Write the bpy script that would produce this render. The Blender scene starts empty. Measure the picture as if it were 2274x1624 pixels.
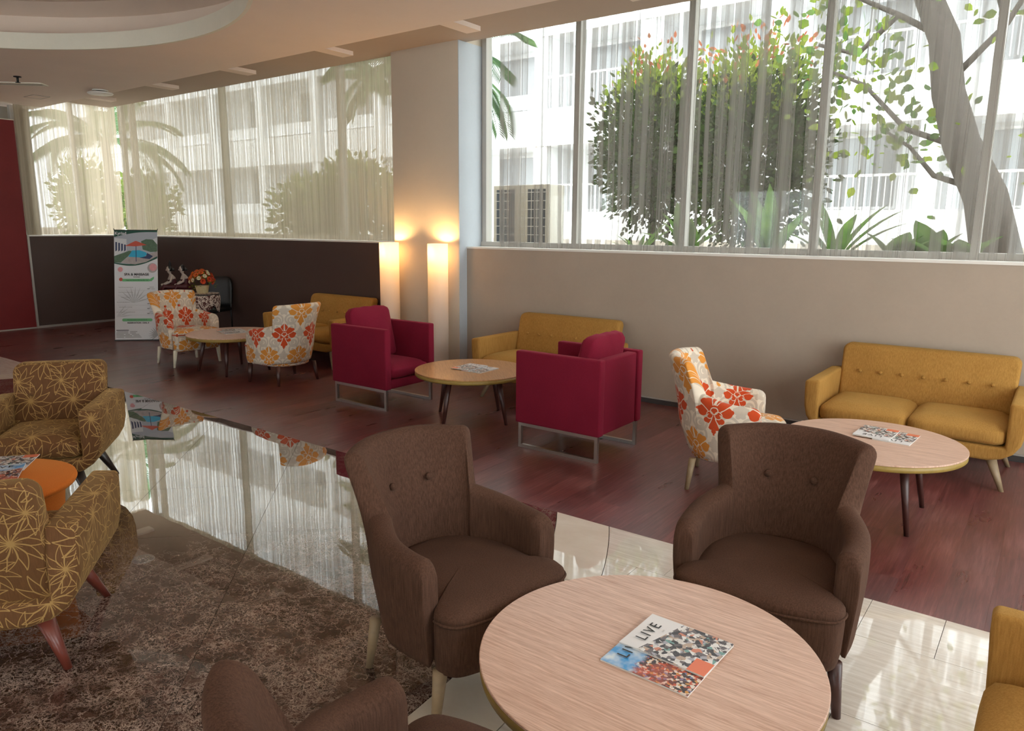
import bpy, bmesh, math, random
from mathutils import Vector, Matrix
import numpy as np
random.seed(7)
S = bpy.context.scene
COL = S.collection
PI = math.pi
rad = math.radians

# ------------------------------------------------------------------ camera
FPX, YAW, PITCH, ROLL, CAMH = 1636.6, -.6398, .1869, .0075, 1.70
cd = bpy.data.cameras.new('camera'); cam = bpy.data.objects.new('camera', cd); COL.objects.link(cam)
cd.sensor_width = 36; cd.lens = 36 * FPX / 2274; cd.clip_start = .02; cd.clip_end = 300
_F = Vector((math.sin(YAW) * math.cos(PITCH), math.cos(YAW) * math.cos(PITCH), -math.sin(PITCH)))
_R = Vector((math.cos(YAW), -math.sin(YAW), 0)); _U = _R.cross(_F)
_r = _R * math.cos(ROLL) + _U * math.sin(ROLL); _u = -_R * math.sin(ROLL) + _U * math.cos(ROLL)
cam.matrix_world = Matrix(((_r.x, _u.x, -_F.x, 0), (_r.y, _u.y, -_F.y, 0), (_r.z, _u.z, -_F.z, CAMH), (0, 0, 0, 1)))
S.camera = cam

# ------------------------------------------------------------------ world, sun, exposure
S.view_settings.view_transform = 'Standard'
S.view_settings.look = 'None'
S.view_settings.gamma = 1
S.view_settings.use_curve_mapping = False
S.view_settings.exposure = 0.74
w = bpy.data.worlds.new('sky'); S.world = w; w.use_nodes = True
bg = w.node_tree.nodes['Background']
bg.inputs[0].default_value = (.93, .97, 1.0, 1); bg.inputs[1].default_value = 3.8      # bright hazy overcast sky
sl = bpy.data.lights.new('sun', 'SUN'); sun = bpy.data.objects.new('sun', sl); COL.objects.link(sun)
sl.energy = 2.0; sl.angle = rad(25); sl.color = (1, .97, .92)
sun.rotation_euler = (rad(38), 0, rad(-20)); sun.location = (0, -20, 30)
S.cycles.use_denoising = True
S.cycles.max_bounces = 9; S.cycles.diffuse_bounces = 5; S.cycles.glossy_bounces = 4
S.cycles.transparent_max_bounces = 16; S.cycles.sample_clamp_indirect = 6
S.cycles.caustics_reflective = False; S.cycles.caustics_refractive = False

# ------------------------------------------------------------------ node helpers
class G:
    def __init__(s, mat):
        s.mat = mat; s.nt = mat.node_tree
    def put(s, sock, v):
        if v is None: return
        if isinstance(v, bpy.types.NodeSocket): s.nt.links.new(v, sock)
        elif isinstance(v, (tuple, list)) and sock.type == 'RGBA' and len(v) == 3: sock.default_value = (*v, 1)
        else: sock.default_value = v
    def node(s, t, outs=0, **kw):
        n = s.nt.nodes.new(t)
        for k, v in kw.items():
            if k.startswith('i_'): s.put(n.inputs[k[2:].replace('_', ' ')], v)
            else: setattr(n, k, v)
        return n.outputs[outs]
    def m(s, op, a, b=None, c=None, clamp=False):
        n = s.nt.nodes.new('ShaderNodeMath'); n.operation = op; n.use_clamp = clamp
        s.put(n.inputs[0], a); s.put(n.inputs[1], b); s.put(n.inputs[2], c); return n.outputs[0]
    def v(s, op, a, b=None, out=0, scale=None):
        n = s.nt.nodes.new('ShaderNodeVectorMath'); n.operation = op
        s.put(n.inputs[0], a); s.put(n.inputs[1], b)
        if scale is not None: s.put(n.inputs['Scale'], scale)
        return n.outputs[out]
    def dist(s, a, b): return s.v('DISTANCE', a, b, 1)
    def xyz(s, v):
        n = s.nt.nodes.new('ShaderNodeSeparateXYZ'); s.put(n.inputs[0], v); return n.outputs[0], n.outputs[1], n.outputs[2]
    def vec(s, x=0.0, y=0.0, z=0.0):
        n = s.nt.nodes.new('ShaderNodeCombineXYZ'); s.put(n.inputs[0], x); s.put(n.inputs[1], y); s.put(n.inputs[2], z); return n.outputs[0]
    def coord(s, which='Object'):
        return s.nt.nodes.new('ShaderNodeTexCoord').outputs[which]
    def scale(s, v, sc): return s.v('MULTIPLY', v, tuple(sc))
    def noise(s, v, sc=5, det=2, ro=.5, dis=0, out='Fac'):
        n = s.nt.nodes.new('ShaderNodeTexNoise'); s.put(n.inputs['Vector'], v); n.inputs['Scale'].default_value = sc
        n.inputs['Detail'].default_value = det; n.inputs['Roughness'].default_value = ro; n.inputs['Distortion'].default_value = dis
        return n.outputs[out]
    def ramp(s, f, stops, interp='LINEAR'):
        n = s.nt.nodes.new('ShaderNodeValToRGB'); s.put(n.inputs[0], f); cr = n.color_ramp; cr.interpolation = interp
        while len(cr.elements) < len(stops): cr.elements.new(.5)
        for e, (p, c) in zip(cr.elements, stops):
            e.position = p; e.color = (c, c, c, 1) if isinstance(c, (int, float)) else (*c, 1)
        return n.outputs[0]
    def mix(s, f, a, b, blend='MIX'):
        n = s.nt.nodes.new('ShaderNodeMix'); n.data_type = 'RGBA'; n.blend_type = blend
        s.put(n.inputs[0], f); s.put(n.inputs[6], a); s.put(n.inputs[7], b); return n.outputs[2]
    def bump(s, h, st=.2, d=.01):
        n = s.nt.nodes.new('ShaderNodeBump'); s.put(n.inputs['Height'], h); n.inputs['Strength'].default_value = st; n.inputs['Distance'].default_value = d
        return n.outputs[0]
    def shader(s, sh):
        s.nt.links.new(sh, s.nt.nodes['Material Output'].inputs[0])

def newmat(name):
    m = bpy.data.materials.new(name); m.use_nodes = True
    return m, G(m), m.node_tree.nodes['Principled BSDF']

def plain(name, col, rough=.6, metal=0, spec=.5, sheen=0, noise=0, nscale=8, emit=None, estr=0, bumpst=0, bscale=60):
    m, g, b = newmat(name)
    b.inputs['Base Color'].default_value = (*col, 1); b.inputs['Roughness'].default_value = rough
    b.inputs['Metallic'].default_value = metal; b.inputs['Specular IOR Level'].default_value = spec
    if sheen: b.inputs['Sheen Weight'].default_value = sheen; b.inputs['Sheen Roughness'].default_value = .5
    if noise:
        f = g.noise(g.coord(), nscale, 4, .6)
        g.put(b.inputs['Base Color'], g.mix(f, tuple(c * (1 - noise) for c in col), tuple(min(1, c * (1 + noise)) for c in col)))
    if bumpst: g.put(b.inputs['Normal'], g.bump(g.noise(g.coord(), bscale, 3, .6), bumpst, .004))
    if emit: b.inputs['Emission Color'].default_value = (*emit, 1); b.inputs['Emission Strength'].default_value = estr
    return m

MT = {}
# ---- fabrics
def fabric(name, c1, c2, streak=(90, 90, 6), st2=(260, 260, 260), sheen=.3, rough=.9, bump=.25):
    m, g, b = newmat(name); o = g.coord()
    a = g.noise(g.scale(o, streak), 1, 3, .65); f = g.noise(o, 420, 2, .6); l = g.noise(o, 3.2, 2, .5)
    k = g.m('ADD', g.m('MULTIPLY', a, .6), g.m('ADD', g.m('MULTIPLY', f, .3), g.m('MULTIPLY', l, .25)))
    g.put(b.inputs['Base Color'], g.ramp(k, [(.36, c1), (.78, c2)]))
    b.inputs['Roughness'].default_value = rough; b.inputs['Specular IOR Level'].default_value = .15
    b.inputs['Sheen Weight'].default_value = sheen; b.inputs['Sheen Roughness'].default_value = .45
    b.inputs['Sheen Tint'].default_value = (*[min(1, x * 2.5 + .1) for x in c2], 1)
    g.put(b.inputs['Normal'], g.bump(g.m('ADD', a, f), bump, .003))
    return m
MT['brown_fabric'] = fabric('brown chenille', (.040, .018, .011), (.120, .062, .041), (230, 230, 11), sheen=.10)
MT['yellow_fabric'] = fabric('mustard weave', (.30, .145, .030), (.52, .285, .078), (150, 150, 12), sheen=.15)
MT['crimson_fabric'] = fabric('crimson weave', (.15, .006, .020), (.245, .014, .038), (240, 240, 240), sheen=.25, bump=.12)
MT['orange_fabric'] = fabric('orange felt', (.56, .13, .018), (.74, .21, .035), (200, 200, 200), sheen=.2)

def circ(g, p, c, r): return g.m('SUBTRACT', g.dist(p, (c[0], c[1], 0)), r)
def motif(g, uv, per, off, s):
    x, y, _ = g.xyz(uv)
    cx = g.m('SUBTRACT', g.m('FRACT', g.m('ADD', g.m('DIVIDE', x, per[0]), off[0])), .5)
    cy = g.m('SUBTRACT', g.m('FRACT', g.m('ADD', g.m('DIVIDE', y, per[1]), off[1])), .5)
    px = g.m('ABSOLUTE', g.m('MULTIPLY', cx, per[0] / s)); py = g.m('MULTIPLY', cy, per[1] / s)
    return g.vec(px, py, 0)
def smin(g, ds):
    r = ds[0]
    for d in ds[1:]: r = g.m('MINIMUM', r, d)
    return r
def floral(name):
    m, g, b = newmat(name); uv = g.coord('UV')
    wob = g.noise(uv, 14, 2, .5, out='Color'); uv2 = g.v('ADD', uv, g.v('SCALE', g.v('SUBTRACT', wob, (.5, .5, .5)), scale=.012))
    PER = (.33, .49); SC = .105
    petals = [((0, .80), .36), ((0, 1.08), .17), ((.48, .52), .36), ((.80, .62), .18), ((.78, .10), .33), ((1.05, .18), .13), ((0, .1), .50), ((.30, -.42), .24), ((.50, -.45), .17), ((0, -.55), .30), ((.17, -.86), .19), ((0, -1.12), .16), ((0, -1.32), .07)]
    def flower(off):
        p = motif(g, uv2, PER, off, SC)
        ds = [circ(g, p, c, r) for c, r in petals]
        mask = g.m('LESS_THAN', smin(g, ds), 0)
        far = g.m('GREATER_THAN', g.dist(p, (0, .08, 0)), .40)
        def sep(i, j, w_): return g.m('LESS_THAN', g.m('ABSOLUTE', g.m('SUBTRACT', ds[i], ds[j])), w_)
        seps = g.m('MULTIPLY', far, g.m('MAXIMUM', g.m('MAXIMUM', sep(0, 2, .045), sep(2, 4, .045)), g.m('MAXIMUM', sep(4, 7, .05), sep(7, 9, .05))))
        heart = g.m('LESS_THAN', g.m('ABSOLUTE', circ(g, p, (.04, .14), .20)), .028); bud = g.m('LESS_THAN', g.m('ABSOLUTE', circ(g, p, (.28, -.12), .22)), .022)
        v = g.m('MAXIMUM', seps, g.m('MAXIMUM', heart, bud))
        return g.m('MULTIPLY', mask, g.m('SUBTRACT', 1, v)), mask
    f1, _ = flower((0.5, .5)); f2, _ = flower((0, 0))
    def scroll(off):
        p = motif(g, uv2, PER, off, SC)
        pet = [((0, .55), .22), ((0, .8), .1), ((.22, .3), .22), ((.40, .36), .1), ((0, .1), .2), ((.16, -.02), .14)]
        a = g.m('LESS_THAN', smin(g, [circ(g, p, c, r) for c, r in pet]), 0)
        ring = smin(g, [g.m('ABSOLUTE', circ(g, p, (.62, -.62), .50)), g.m('ABSOLUTE', circ(g, p, (.95, .95), .42)), g.m('ABSOLUTE', circ(g, p, (.62, -.72), .26))])
        c = g.m('LESS_THAN', ring, .085)
        blob = g.m('LESS_THAN', smin(g, [circ(g, p, (.70, -.70), .15), circ(g, p, (.9, .9), .14), circ(g, p, (1.05, -.25), .17)]), 0)
        return g.m('MAXIMUM', a, g.m('MAXIMUM', c, blob))
    sc = g.m('MAXIMUM', scroll((0, .5)), scroll((.5, 0)))
    base = g.mix(g.noise(uv, 30, 3, .6), (.66, .56, .44), (.80, .72, .60))
    col = g.mix(g.m('MULTIPLY', sc, .62), base, (.45, .38, .31))
    wv = g.noise(g.scale(uv, (90, 500, 1)), 1, 2, .5)
    col = g.mix(f1, col, g.mix(wv, (.50, .05, .012), (.62, .085, .02)))
    col = g.mix(f2, col, g.mix(wv, (.58, .21, .03), (.74, .32, .06)))
    g.put(b.inputs['Base Color'], col); b.inputs['Roughness'].default_value = .85; b.inputs['Specular IOR Level'].default_value = .2
    b.inputs['Sheen Weight'].default_value = .1
    g.put(b.inputs['Normal'], g.bump(g.noise(uv, 700, 2), .15, .002))
    return m
MT['floral'] = floral('damask floral fabric')

def leafline(name):
    m, g, b = newmat(name); uv = g.coord('UV')
    def layer(per, off, rot, K, Rr):
        x0, y0, _ = g.xyz(uv)
        row = g.m('FLOOR', g.m('ADD', g.m('DIVIDE', y0, per), off[1]))
        x1 = g.m('ADD', g.m('ADD', g.m('DIVIDE', x0, per), off[0]), g.m('MULTIPLY', row, .37))
        x = g.m('MULTIPLY', g.m('SUBTRACT', g.m('FRACT', x1), .5), per / Rr); y = g.m('MULTIPLY', g.m('SUBTRACT', g.m('FRACT', g.m('ADD', g.m('DIVIDE', y0, per), off[1])), .5), per / Rr)
        r = g.v('LENGTH', g.vec(x, y, 0), None, 1); th = g.m('ARCTAN2', y, x)
        cell = g.m('ADD', g.m('MULTIPLY', row, 1.7), g.m('MULTIPLY', g.m('FLOOR', x1), 2.3))
        th = g.m('ADD', th, g.m('ADD', g.m('ADD', cell, rot), g.m('MULTIPLY', r, .45)))
        a = g.m('ABSOLUTE', g.m('SUBTRACT', g.m('FRACT', g.m('MULTIPLY', th, K / (2 * PI))), .5))     # 0 petal axis .. .5 gap
        rc = g.m('MINIMUM', r, 1)
        lin = g.m('MULTIPLY', rc, 2 * PI / K)
        hw_ = g.m('MULTIPLY', g.m('SINE', g.m('MULTIPLY', g.m('POWER', rc, .72), PI)), .150)
        wd = g.m('MINIMUM', g.m('DIVIDE', hw_, g.m('MAXIMUM', lin, .02)), .47)
        e = g.m('MULTIPLY', g.m('ABSOLUTE', g.m('SUBTRACT', a, wd)), lin)
        ln = g.m('MULTIPLY', g.m('LESS_THAN', e, .018), g.m('LESS_THAN', r, 1.0))
        rib = g.m('MULTIPLY', g.m('LESS_THAN', g.m('MULTIPLY', a, g.m('MULTIPLY', rc, 2 * PI / K)), .007), g.m('LESS_THAN', r, .32))
        return g.m('MAXIMUM', ln, rib)
    L = g.m('MAXIMUM', layer(.25, (.1, .3), 0, 11, .124), layer(.25, (.45, .8), .7, 9, .100))
    base = g.mix(g.noise(g.scale(uv, (220, 20, 1)), 1, 3, .6), (.075, .030, .011), (.175, .078, .027))
    g.put(b.inputs['Base Color'], g.mix(g.m('MULTIPLY', L, .75), base, (.46, .285, .10)))
    b.inputs['Roughness'].default_value = .75; b.inputs['Sheen Weight'].default_value = .3; b.inputs['Sheen Tint'].default_value = (.9, .6, .25, 1)
    b.inputs['Specular IOR Level'].default_value = .25
    g.put(b.inputs['Normal'], g.bump(g.m('ADD', L, g.m('MULTIPLY', g.noise(g.scale(uv, (300, 60, 1)), 1, 2), .4)), .45, .002))
    return m
MT['leaf_fabric'] = leafline('bronze leaf embroidery')

def batik(name):
    m, g, b = newmat(name); p = g.coord('Object')
    n = g.noise(p, 16, 3, .6, 2.5); n2 = g.noise(p, 24, 2, .5, 1.5)
    c = g.ramp(n, [(.44, (.75, .62, .52)), (.50, (.10, .03, .025))], 'CONSTANT')
    g.put(b.inputs['Base Color'], g.mix(g.m('GREATER_THAN', n2, .60), c, (.70, .58, .50))); b.inputs['Roughness'].default_value = .85
    return m
MT['batik'] = batik('batik cloth')

# ---- hard materials
def laminate(name, c1, c2, ax=(5, 110, 5)):
    m, g, b = newmat(name); o = g.coord()
    wv = g.noise(g.scale(o, ax), 1, 5, .7, .6); f = g.noise(g.scale(o, (ax[0] * 5, ax[1] * 4, 5)), 1, 2, .5)
    k = g.m('ADD', g.m('MULTIPLY', wv, .8), g.m('MULTIPLY', f, .25))
    g.put(b.inputs['Base Color'], g.ramp(k, [(.36, c1), (.70, c2)])); b.inputs['Roughness'].default_value = .30; b.inputs['Specular IOR Level'].default_value = .4
    return m
MT['table_top'] = laminate('walnut laminate', (.47, .275, .195), (.80, .57, .455))
MT['table_top_honey'] = laminate('honey laminate', (.36, .165, .062), (.58, .32, .145), (110, 5, 5))
MT['table_edge'] = plain('olive edge band', (.30, .20, .045), .45, noise=.25, nscale=30)
MT['dark_leg'] = plain('dark stained beech', (.055, .018, .014), .35, noise=.3)
MT['red_leg'] = plain('mahogany stained beech', (.16, .035, .022), .3, noise=.3)
MT['oak_leg'] = plain('worn oak', (.30, .215, .125), .5, noise=.35, nscale=20)
MT['pale_leg'] = plain('bleached oak', (.72, .66, .52), .5, noise=.12)
MT['black_leg'] = plain('near black wood', (.03, .02, .015), .35)
MT['steel'] = plain('brushed steel', (.50, .48, .45), .32, metal=1, noise=.08, nscale=40)
MT['black_metal'] = plain('black metal', (.012, .012, .013), .4)
MT['black_plastic'] = plain('black plastic', (.010, .010, .011), .45)
MT['white_plastic'] = plain('white plastic', (.80, .78, .74), .4)

def marble(name):
    m, g, b = newmat(name); o = g.coord(); inf = g.nt.nodes.new('ShaderNodeObjectInfo')
    o = g.v('ADD', o, g.v('SCALE', g.vec(inf.outputs['Random'], g.m('MULTIPLY', inf.outputs['Random'], 7.3), 0), scale=9))
    o = g.scale(o, (1, 1, 0))
    wp = g.v('SCALE', g.v('SUBTRACT', g.noise(o, 4.5, 5, .65, out='Color'), (.5, .5, .5)), scale=.26)
    wp2 = g.v('SCALE', g.v('SUBTRACT', g.noise(o, 24, 3, .6, out='Color'), (.5, .5, .5)), scale=.06)
    q = g.v('ADD', g.v('ADD', g.scale(o, (1, 1.25, 0)), wp), wp2)
    def edge(sc, wdt, rnd=1):
        v = g.nt.nodes.new('ShaderNodeTexVoronoi'); v.feature = 'DISTANCE_TO_EDGE'; g.put(v.inputs['Vector'], q); v.inputs['Scale'].default_value = sc
        return g.ramp(v.outputs['Distance'], [(0, 1), (wdt, 0)])
    big = edge(9, .030); small = edge(21, .060); fine = edge(46, .11)
    msk = g.ramp(g.noise(o, 5, 3, .6), [(.40, .12), (.58, 1)])
    vein = g.m('MAXIMUM', g.m('MULTIPLY', big, .55), g.m('MULTIPLY', g.m('MAXIMUM', g.m('MULTIPLY', small, .9), g.m('MULTIPLY', fine, .55)), msk))
    n = g.noise(q, 9, 5, .65); base = g.ramp(n, [(.3, (.020, .009, .007)), (.52, (.060, .029, .021)), (.75, (.14, .080, .058))])
    col = g.mix(g.m('MULTIPLY', vein, .85), base, (.66, .52, .44))
    d = g.node('ShaderNodeBsdfDiffuse', i_Color=col)
    gl = g.node('ShaderNodeBsdfGlossy'); gn = gl.node; gn.inputs['Roughness'].default_value = .012
    wav = g.noise(o, 2.2, 2, .5)
    bp = g.bump(wav, .05, .012); g.put(gn.inputs['Normal'], bp)
    lw = g.nt.nodes.new('ShaderNodeLayerWeight'); lw.inputs['Blend'].default_value = .5
    fac = g.m('MINIMUM', g.m('ADD', .05, g.m('MULTIPLY', g.m('POWER', lw.outputs['Facing'], 7), 13.0)), .68)     # polished stone: reflection climbs steeply towards grazing
    ms = g.nt.nodes.new('ShaderNodeMixShader'); g.put(ms.inputs[0], fac); g.put(ms.inputs[1], d); g.put(ms.inputs[2], gl)
    g.shader(ms.outputs[0]); return m
MT['marble'] = marble('polished dark emperador marble')

def polished(name, c1, c2, ax, ior=1.75, rough=.03):
    m, g, b = newmat(name); o = g.coord(); inf = g.nt.nodes.new('ShaderNodeObjectInfo')
    o = g.v('ADD', o, g.vec(g.m('MULTIPLY', inf.outputs['Random'], 11), g.m('MULTIPLY', inf.outputs['Random'], 5), 0))
    n = g.noise(g.scale(o, ax), 1, 5, .65, .2); l = g.noise(o, 3, 3, .5)
    col = g.ramp(g.m('ADD', g.m('MULTIPLY', n, .8), g.m('MULTIPLY', l, .2)), [(.34, c1), (.66, c2)])
    g.put(b.inputs['Base Color'], col); b.inputs['Roughness'].default_value = rough; b.inputs['IOR'].default_value = ior
    return m
MT['travertine'] = polished('polished travertine tile', (.60, .52, .44), (.80, .74, .67), (4, 60, 1), 1.9)
MT['cream_stone'] = polished('polished cream stone', (.72, .64, .53), (.82, .76, .66), (3, 5, 1), 1.9)
MT['grout'] = plain('dark grout', (.16, .115, .085), .8)

def vinyl(name):
    m, g, b = newmat(name); o = g.coord(); inf = g.nt.nodes.new('ShaderNodeObjectInfo'); rn = inf.outputs['Random']
    o = g.v('ADD', o, g.vec(g.m('MULTIPLY', rn, 13), g.m('MULTIPLY', rn, 31), 0))
    a = g.noise(g.scale(o, (70, 3.2, 1)), 1, 3, .55, 0); f = g.noise(g.scale(o, (320, 10, 1)), 1, 3, .6); l = g.noise(g.scale(o, (5, 1.6, 1)), 1, 3, .6)
    k = g.m('ADD', g.m('MULTIPLY', a, .45), g.m('ADD', g.m('MULTIPLY', f, .25), g.m('MULTIPLY', l, .30)))
    col = g.ramp(k, [(.33, (.080, .025, .024)), (.50, (.150, .047, .043)), (.68, (.26, .105, .095))])
    col = g.mix(1, col, g.ramp(rn, [(0, (.72, .72, .75)), (1, (1.12, 1.0, 1.0))]), 'MULTIPLY')
    g.put(b.inputs['Base Color'], col); g.put(b.inputs['Roughness'], g.m('ADD', .20, g.m('MULTIPLY', l, .22))); b.inputs['IOR'].default_value = 1.6
    g.put(b.inputs['Normal'], g.bump(g.m('ADD', g.m('MULTIPLY', a, .5), f), .12, .002))
    return m
MT['vinyl'] = vinyl('dark red oak vinyl plank')

def plaster(name, c, var=.12, rough=.75, sc=1.4):
    m, g, b = newmat(name); o = g.coord()
    n = g.noise(o, sc, 4, .6); f = g.noise(o, 40, 3, .6)
    k = g.m('ADD', g.m('MULTIPLY', n, .8), g.m('MULTIPLY', f, .2))
    g.put(b.inputs['Base Color'], g.ramp(k, [(.3, tuple(x * (1 - var) for x in c)), (.7, tuple(min(1, x * (1 + var)) for x in c))]))
    b.inputs['Roughness'].default_value = rough; b.inputs['Specular IOR Level'].default_value = .3
    g.put(b.inputs['Normal'], g.bump(g.m('ADD', n, f), .08, .006))
    return m
MT['wall_beige'] = plaster('taupe plaster', (.43, .355, .285), .06, .6)
MT['wall_dark'] = plaster('dark brown panel', (.085, .056, .049), .10, .35, .8)
MT['wall_red'] = plaster('oxblood paint', (.19, .018, .019), .10, .5)
MT['wall_cream'] = plaster('cream paint', (.62, .54, .44), .04)
MT['jamb_grey'] = plaster('grey white paint', (.50, .54, .58), .05)
MT['ceiling'] = plaster('ceiling paint', (.84, .71, .615), .03, .8)
MT['ceiling_recess'] = plaster('ceiling recess paint', (.50, .40, .325), .04, .8)
MT['cove_white'] = plaster('cove white', (.80, .77, .66), .05, .8)
MT['soffit_grey'] = plaster('grey bulkhead paint', (.30, .275, .24), .04, .8)
MT['frame_white'] = plain('white window frame', (.52, .50, .46), .45)
MT['sill'] = plain('white sill', (.82, .79, .74), .4)
MT['trim_grey'] = plain('aluminium trim', (.50, .47, .43), .4, metal=.6)
MT['base_dark'] = plain('dark baseboard', (.05, .042, .04), .4)

def glassmat(name):
    m, g, b = newmat(name)
    t = g.node('ShaderNodeBsdfTransparent', i_Color=(.96, .98, .97)); gl = g.node('ShaderNodeBsdfGlossy', i_Color=(1, 1, 1)); gl.node.inputs['Roughness'].default_value = .01
    ms = g.nt.nodes.new('ShaderNodeMixShader'); ms.inputs[0].default_value = .05; g.put(ms.inputs[1], t); g.put(ms.inputs[2], gl); g.shader(ms.outputs[0]); return m
MT['glass'] = glassmat('window glass')

def curtainmat(name, col, lo, hi, seed, fine=.18, thr=(.40, .62), nsc=11):
    m, g, b = newmat(name); uv = g.coord('UV'); u, v, _ = g.xyz(uv)
    dr = g.m('MULTIPLY', g.m('SUBTRACT', g.noise(g.scale(uv, (2.5, .35, 1)), 1, 2), .5), .05)
    u2 = g.m('ADD', u, dr)
    c1 = g.vec(g.m('ADD', u2, seed), 0, 0)
    fn = g.noise(g.vec(g.m('MULTIPLY', u2, 520), g.m('MULTIPLY', v, 2.0), seed), 1, 1, .5)
    def strips(sd, q):
        k = g.noise(g.v('ADD', g.scale(c1, (nsc * q, 1, 1)), (sd, sd * 2.3, 0)), 1, 1.4, .6)
        body = g.ramp(k, [(thr[0], 0), (thr[0] + .02, .72), (thr[1], .80), (thr[1] + .06, 1)])
        e1 = g.m('SUBTRACT', 1, g.m('DIVIDE', g.m('ABSOLUTE', g.m('SUBTRACT', k, thr[0] + .012)), .014), clamp=True)
        e2 = g.m('SUBTRACT', 1, g.m('DIVIDE', g.m('ABSOLUTE', g.m('SUBTRACT', k, thr[1] + .04)), .010), clamp=True)
        return body, g.m('MAXIMUM', e1, g.m('MULTIPLY', e2, .7))
    b1, l1 = strips(0.0, 1.0); b2_, l2 = strips(17.3, 1.9)
    bo = g.m('ADD', g.m('MULTIPLY', b1, .72), g.m('MULTIPLY', b2_, .28)); line = g.m('MAXIMUM', l1, g.m('MULTIPLY', l2, .75))
    al = g.m('ADD', lo, g.m('MULTIPLY', bo, hi - lo)); al = g.m('MAXIMUM', al, g.m('MULTIPLY', line, .92))
    al = g.m('ADD', al, g.m('MULTIPLY', g.m('SUBTRACT', fn, .5), fine), clamp=True)
    cc = g.mix(fn, tuple(c * .85 for c in col), tuple(min(1, c * 1.12) for c in col)); cc = g.mix(g.m('MULTIPLY', line, .55), cc, tuple(c * .45 for c in col))
    d = g.node('ShaderNodeBsdfDiffuse', i_Color=cc); t = g.node('ShaderNodeBsdfTranslucent', i_Color=cc)
    s1 = g.nt.nodes.new('ShaderNodeMixShader'); s1.inputs[0].default_value = .55; g.put(s1.inputs[1], d); g.put(s1.inputs[2], t)
    tr = g.node('ShaderNodeBsdfTransparent')
    s2 = g.nt.nodes.new('ShaderNodeMixShader'); g.put(s2.inputs[0], al); g.put(s2.inputs[1], tr); g.put(s2.inputs[2], s1.outputs[0]); g.shader(s2.outputs[0]); return m
MT['string_right'] = curtainmat('grey string curtain', (.27, .245, .22), .08, .84, 3.3, .16, (.47, .58), 9)
MT['string_left'] = curtainmat('beige string curtain', (.45, .375, .28), .78, .97, 8.1, .26, (.46, .57), 25)

# outside
def leafmat(name, a, bcol, tr=.35):
    m, g, b = newmat(name); inf = g.noise(g.coord(), 3, 3, .6)
    c = g.mix(g.ramp(inf, [(.35, 0), (.65, 1)]), a, bcol)
    d = g.node('ShaderNodeBsdfDiffuse', i_Color=c); t = g.node('ShaderNodeBsdfTranslucent', i_Color=c)
    s1 = g.nt.nodes.new('ShaderNodeMixShader'); s1.inputs[0].default_value = tr; g.put(s1.inputs[1], d); g.put(s1.inputs[2], t); g.shader(s1.outputs[0]); return m
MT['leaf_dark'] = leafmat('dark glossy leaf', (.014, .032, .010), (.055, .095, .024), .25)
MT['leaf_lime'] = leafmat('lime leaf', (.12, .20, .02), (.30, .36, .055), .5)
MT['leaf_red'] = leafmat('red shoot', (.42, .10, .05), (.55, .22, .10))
MT['leaf_broad'] = leafmat('broad green leaf', (.06, .14, .035), (.17, .28, .07), .45)
MT['leaf_palm'] = leafmat('palm leaf', (.05, .12, .045), (.14, .23, .09), .4)
MT['bark'] = plain('grey bark', (.07, .058, .05), .9, noise=.4, nscale=12, bumpst=.5, bscale=20)
MT['facade'] = plain('white facade render', (.84, .85, .86), .8, noise=.03)
MT['facade_shade'] = plain('off white balcony wall', (.74, .74, .73), .8)
MT['far_glass'] = plain('far window glass', (.34, .35, .36), .15, spec=.8)
MT['far_frame'] = plain('white window frame outside', (.8, .8, .8), .5)
MT['planter'] = plain('pale planter stone', (.62, .58, .52), .8, noise=.15)
MT['soil'] = plain('garden soil and gravel', (.30, .25, .19), .9, noise=.4, nscale=6)
MT['ac_body'] = plain('ivory metal case', (.66, .62, .54), .5)
MT['ac_fin'] = plain('dark condenser fins', (.03, .045, .07), .5)

# ------------------------------------------------------------------ mesh helpers
def link(o, parent=None):
    COL.objects.link(o)
    if parent: o.parent = parent
    return o
def mesh(name, V, F, mat=None, parent=None, smooth=False, uv=None, mats=None, midx=None):
    me = bpy.data.meshes.new(name); me.from_pydata([tuple(v) for v in V], [], [tuple(f) for f in F]); me.update()
    if mat: me.materials.append(MT[mat])
    if mats:
        for q in mats: me.materials.append(MT[q])
    if midx: me.polygons.foreach_set('material_index', midx)
    if smooth: me.polygons.foreach_set('use_smooth', [True] * len(me.polygons))
    if uv is not None:
        l = me.uv_layers.new(name='uv')
        for i, lp in enumerate(me.loops): l.data[i].uv = uv[lp.vertex_index]
    o = bpy.data.objects.new(name, me); return link(o, parent)
def from_bm(name, bm, mat, parent=None, smooth=False):
    me = bpy.data.meshes.new(name); bm.normal_update(); bm.to_mesh(me); bm.free()
    if mat: me.materials.append(MT[mat])
    if smooth: me.polygons.foreach_set('use_smooth', [True] * len(me.polygons))
    o = bpy.data.objects.new(name, me); return link(o, parent)
def boxuv(o):
    me = o.data; l = me.uv_layers.get('uv') or me.uv_layers.new(name='uv')
    for p in me.polygons:
        n = p.normal; a = max(range(3), key=lambda i: abs(n[i]))
        for li in p.loop_indices:
            c = me.vertices[me.loops[li].vertex_index].co
            l.data[li].uv = ((c.y, c.z) if a == 0 else (c.x, c.z) if a == 1 else (c.x, c.y))
    return o
def bevel(o, w, seg=3, ang=40):
    md = o.modifiers.new('bevel', 'BEVEL'); md.width = w; md.segments = seg; md.limit_method = 'ANGLE'; md.angle_limit = rad(ang)
    md.harden_normals = False
    return o
def subsurf(o, n=1):
    md = o.modifiers.new('sub', 'SUBSURF'); md.levels = n; md.render_levels = n; return o
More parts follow.
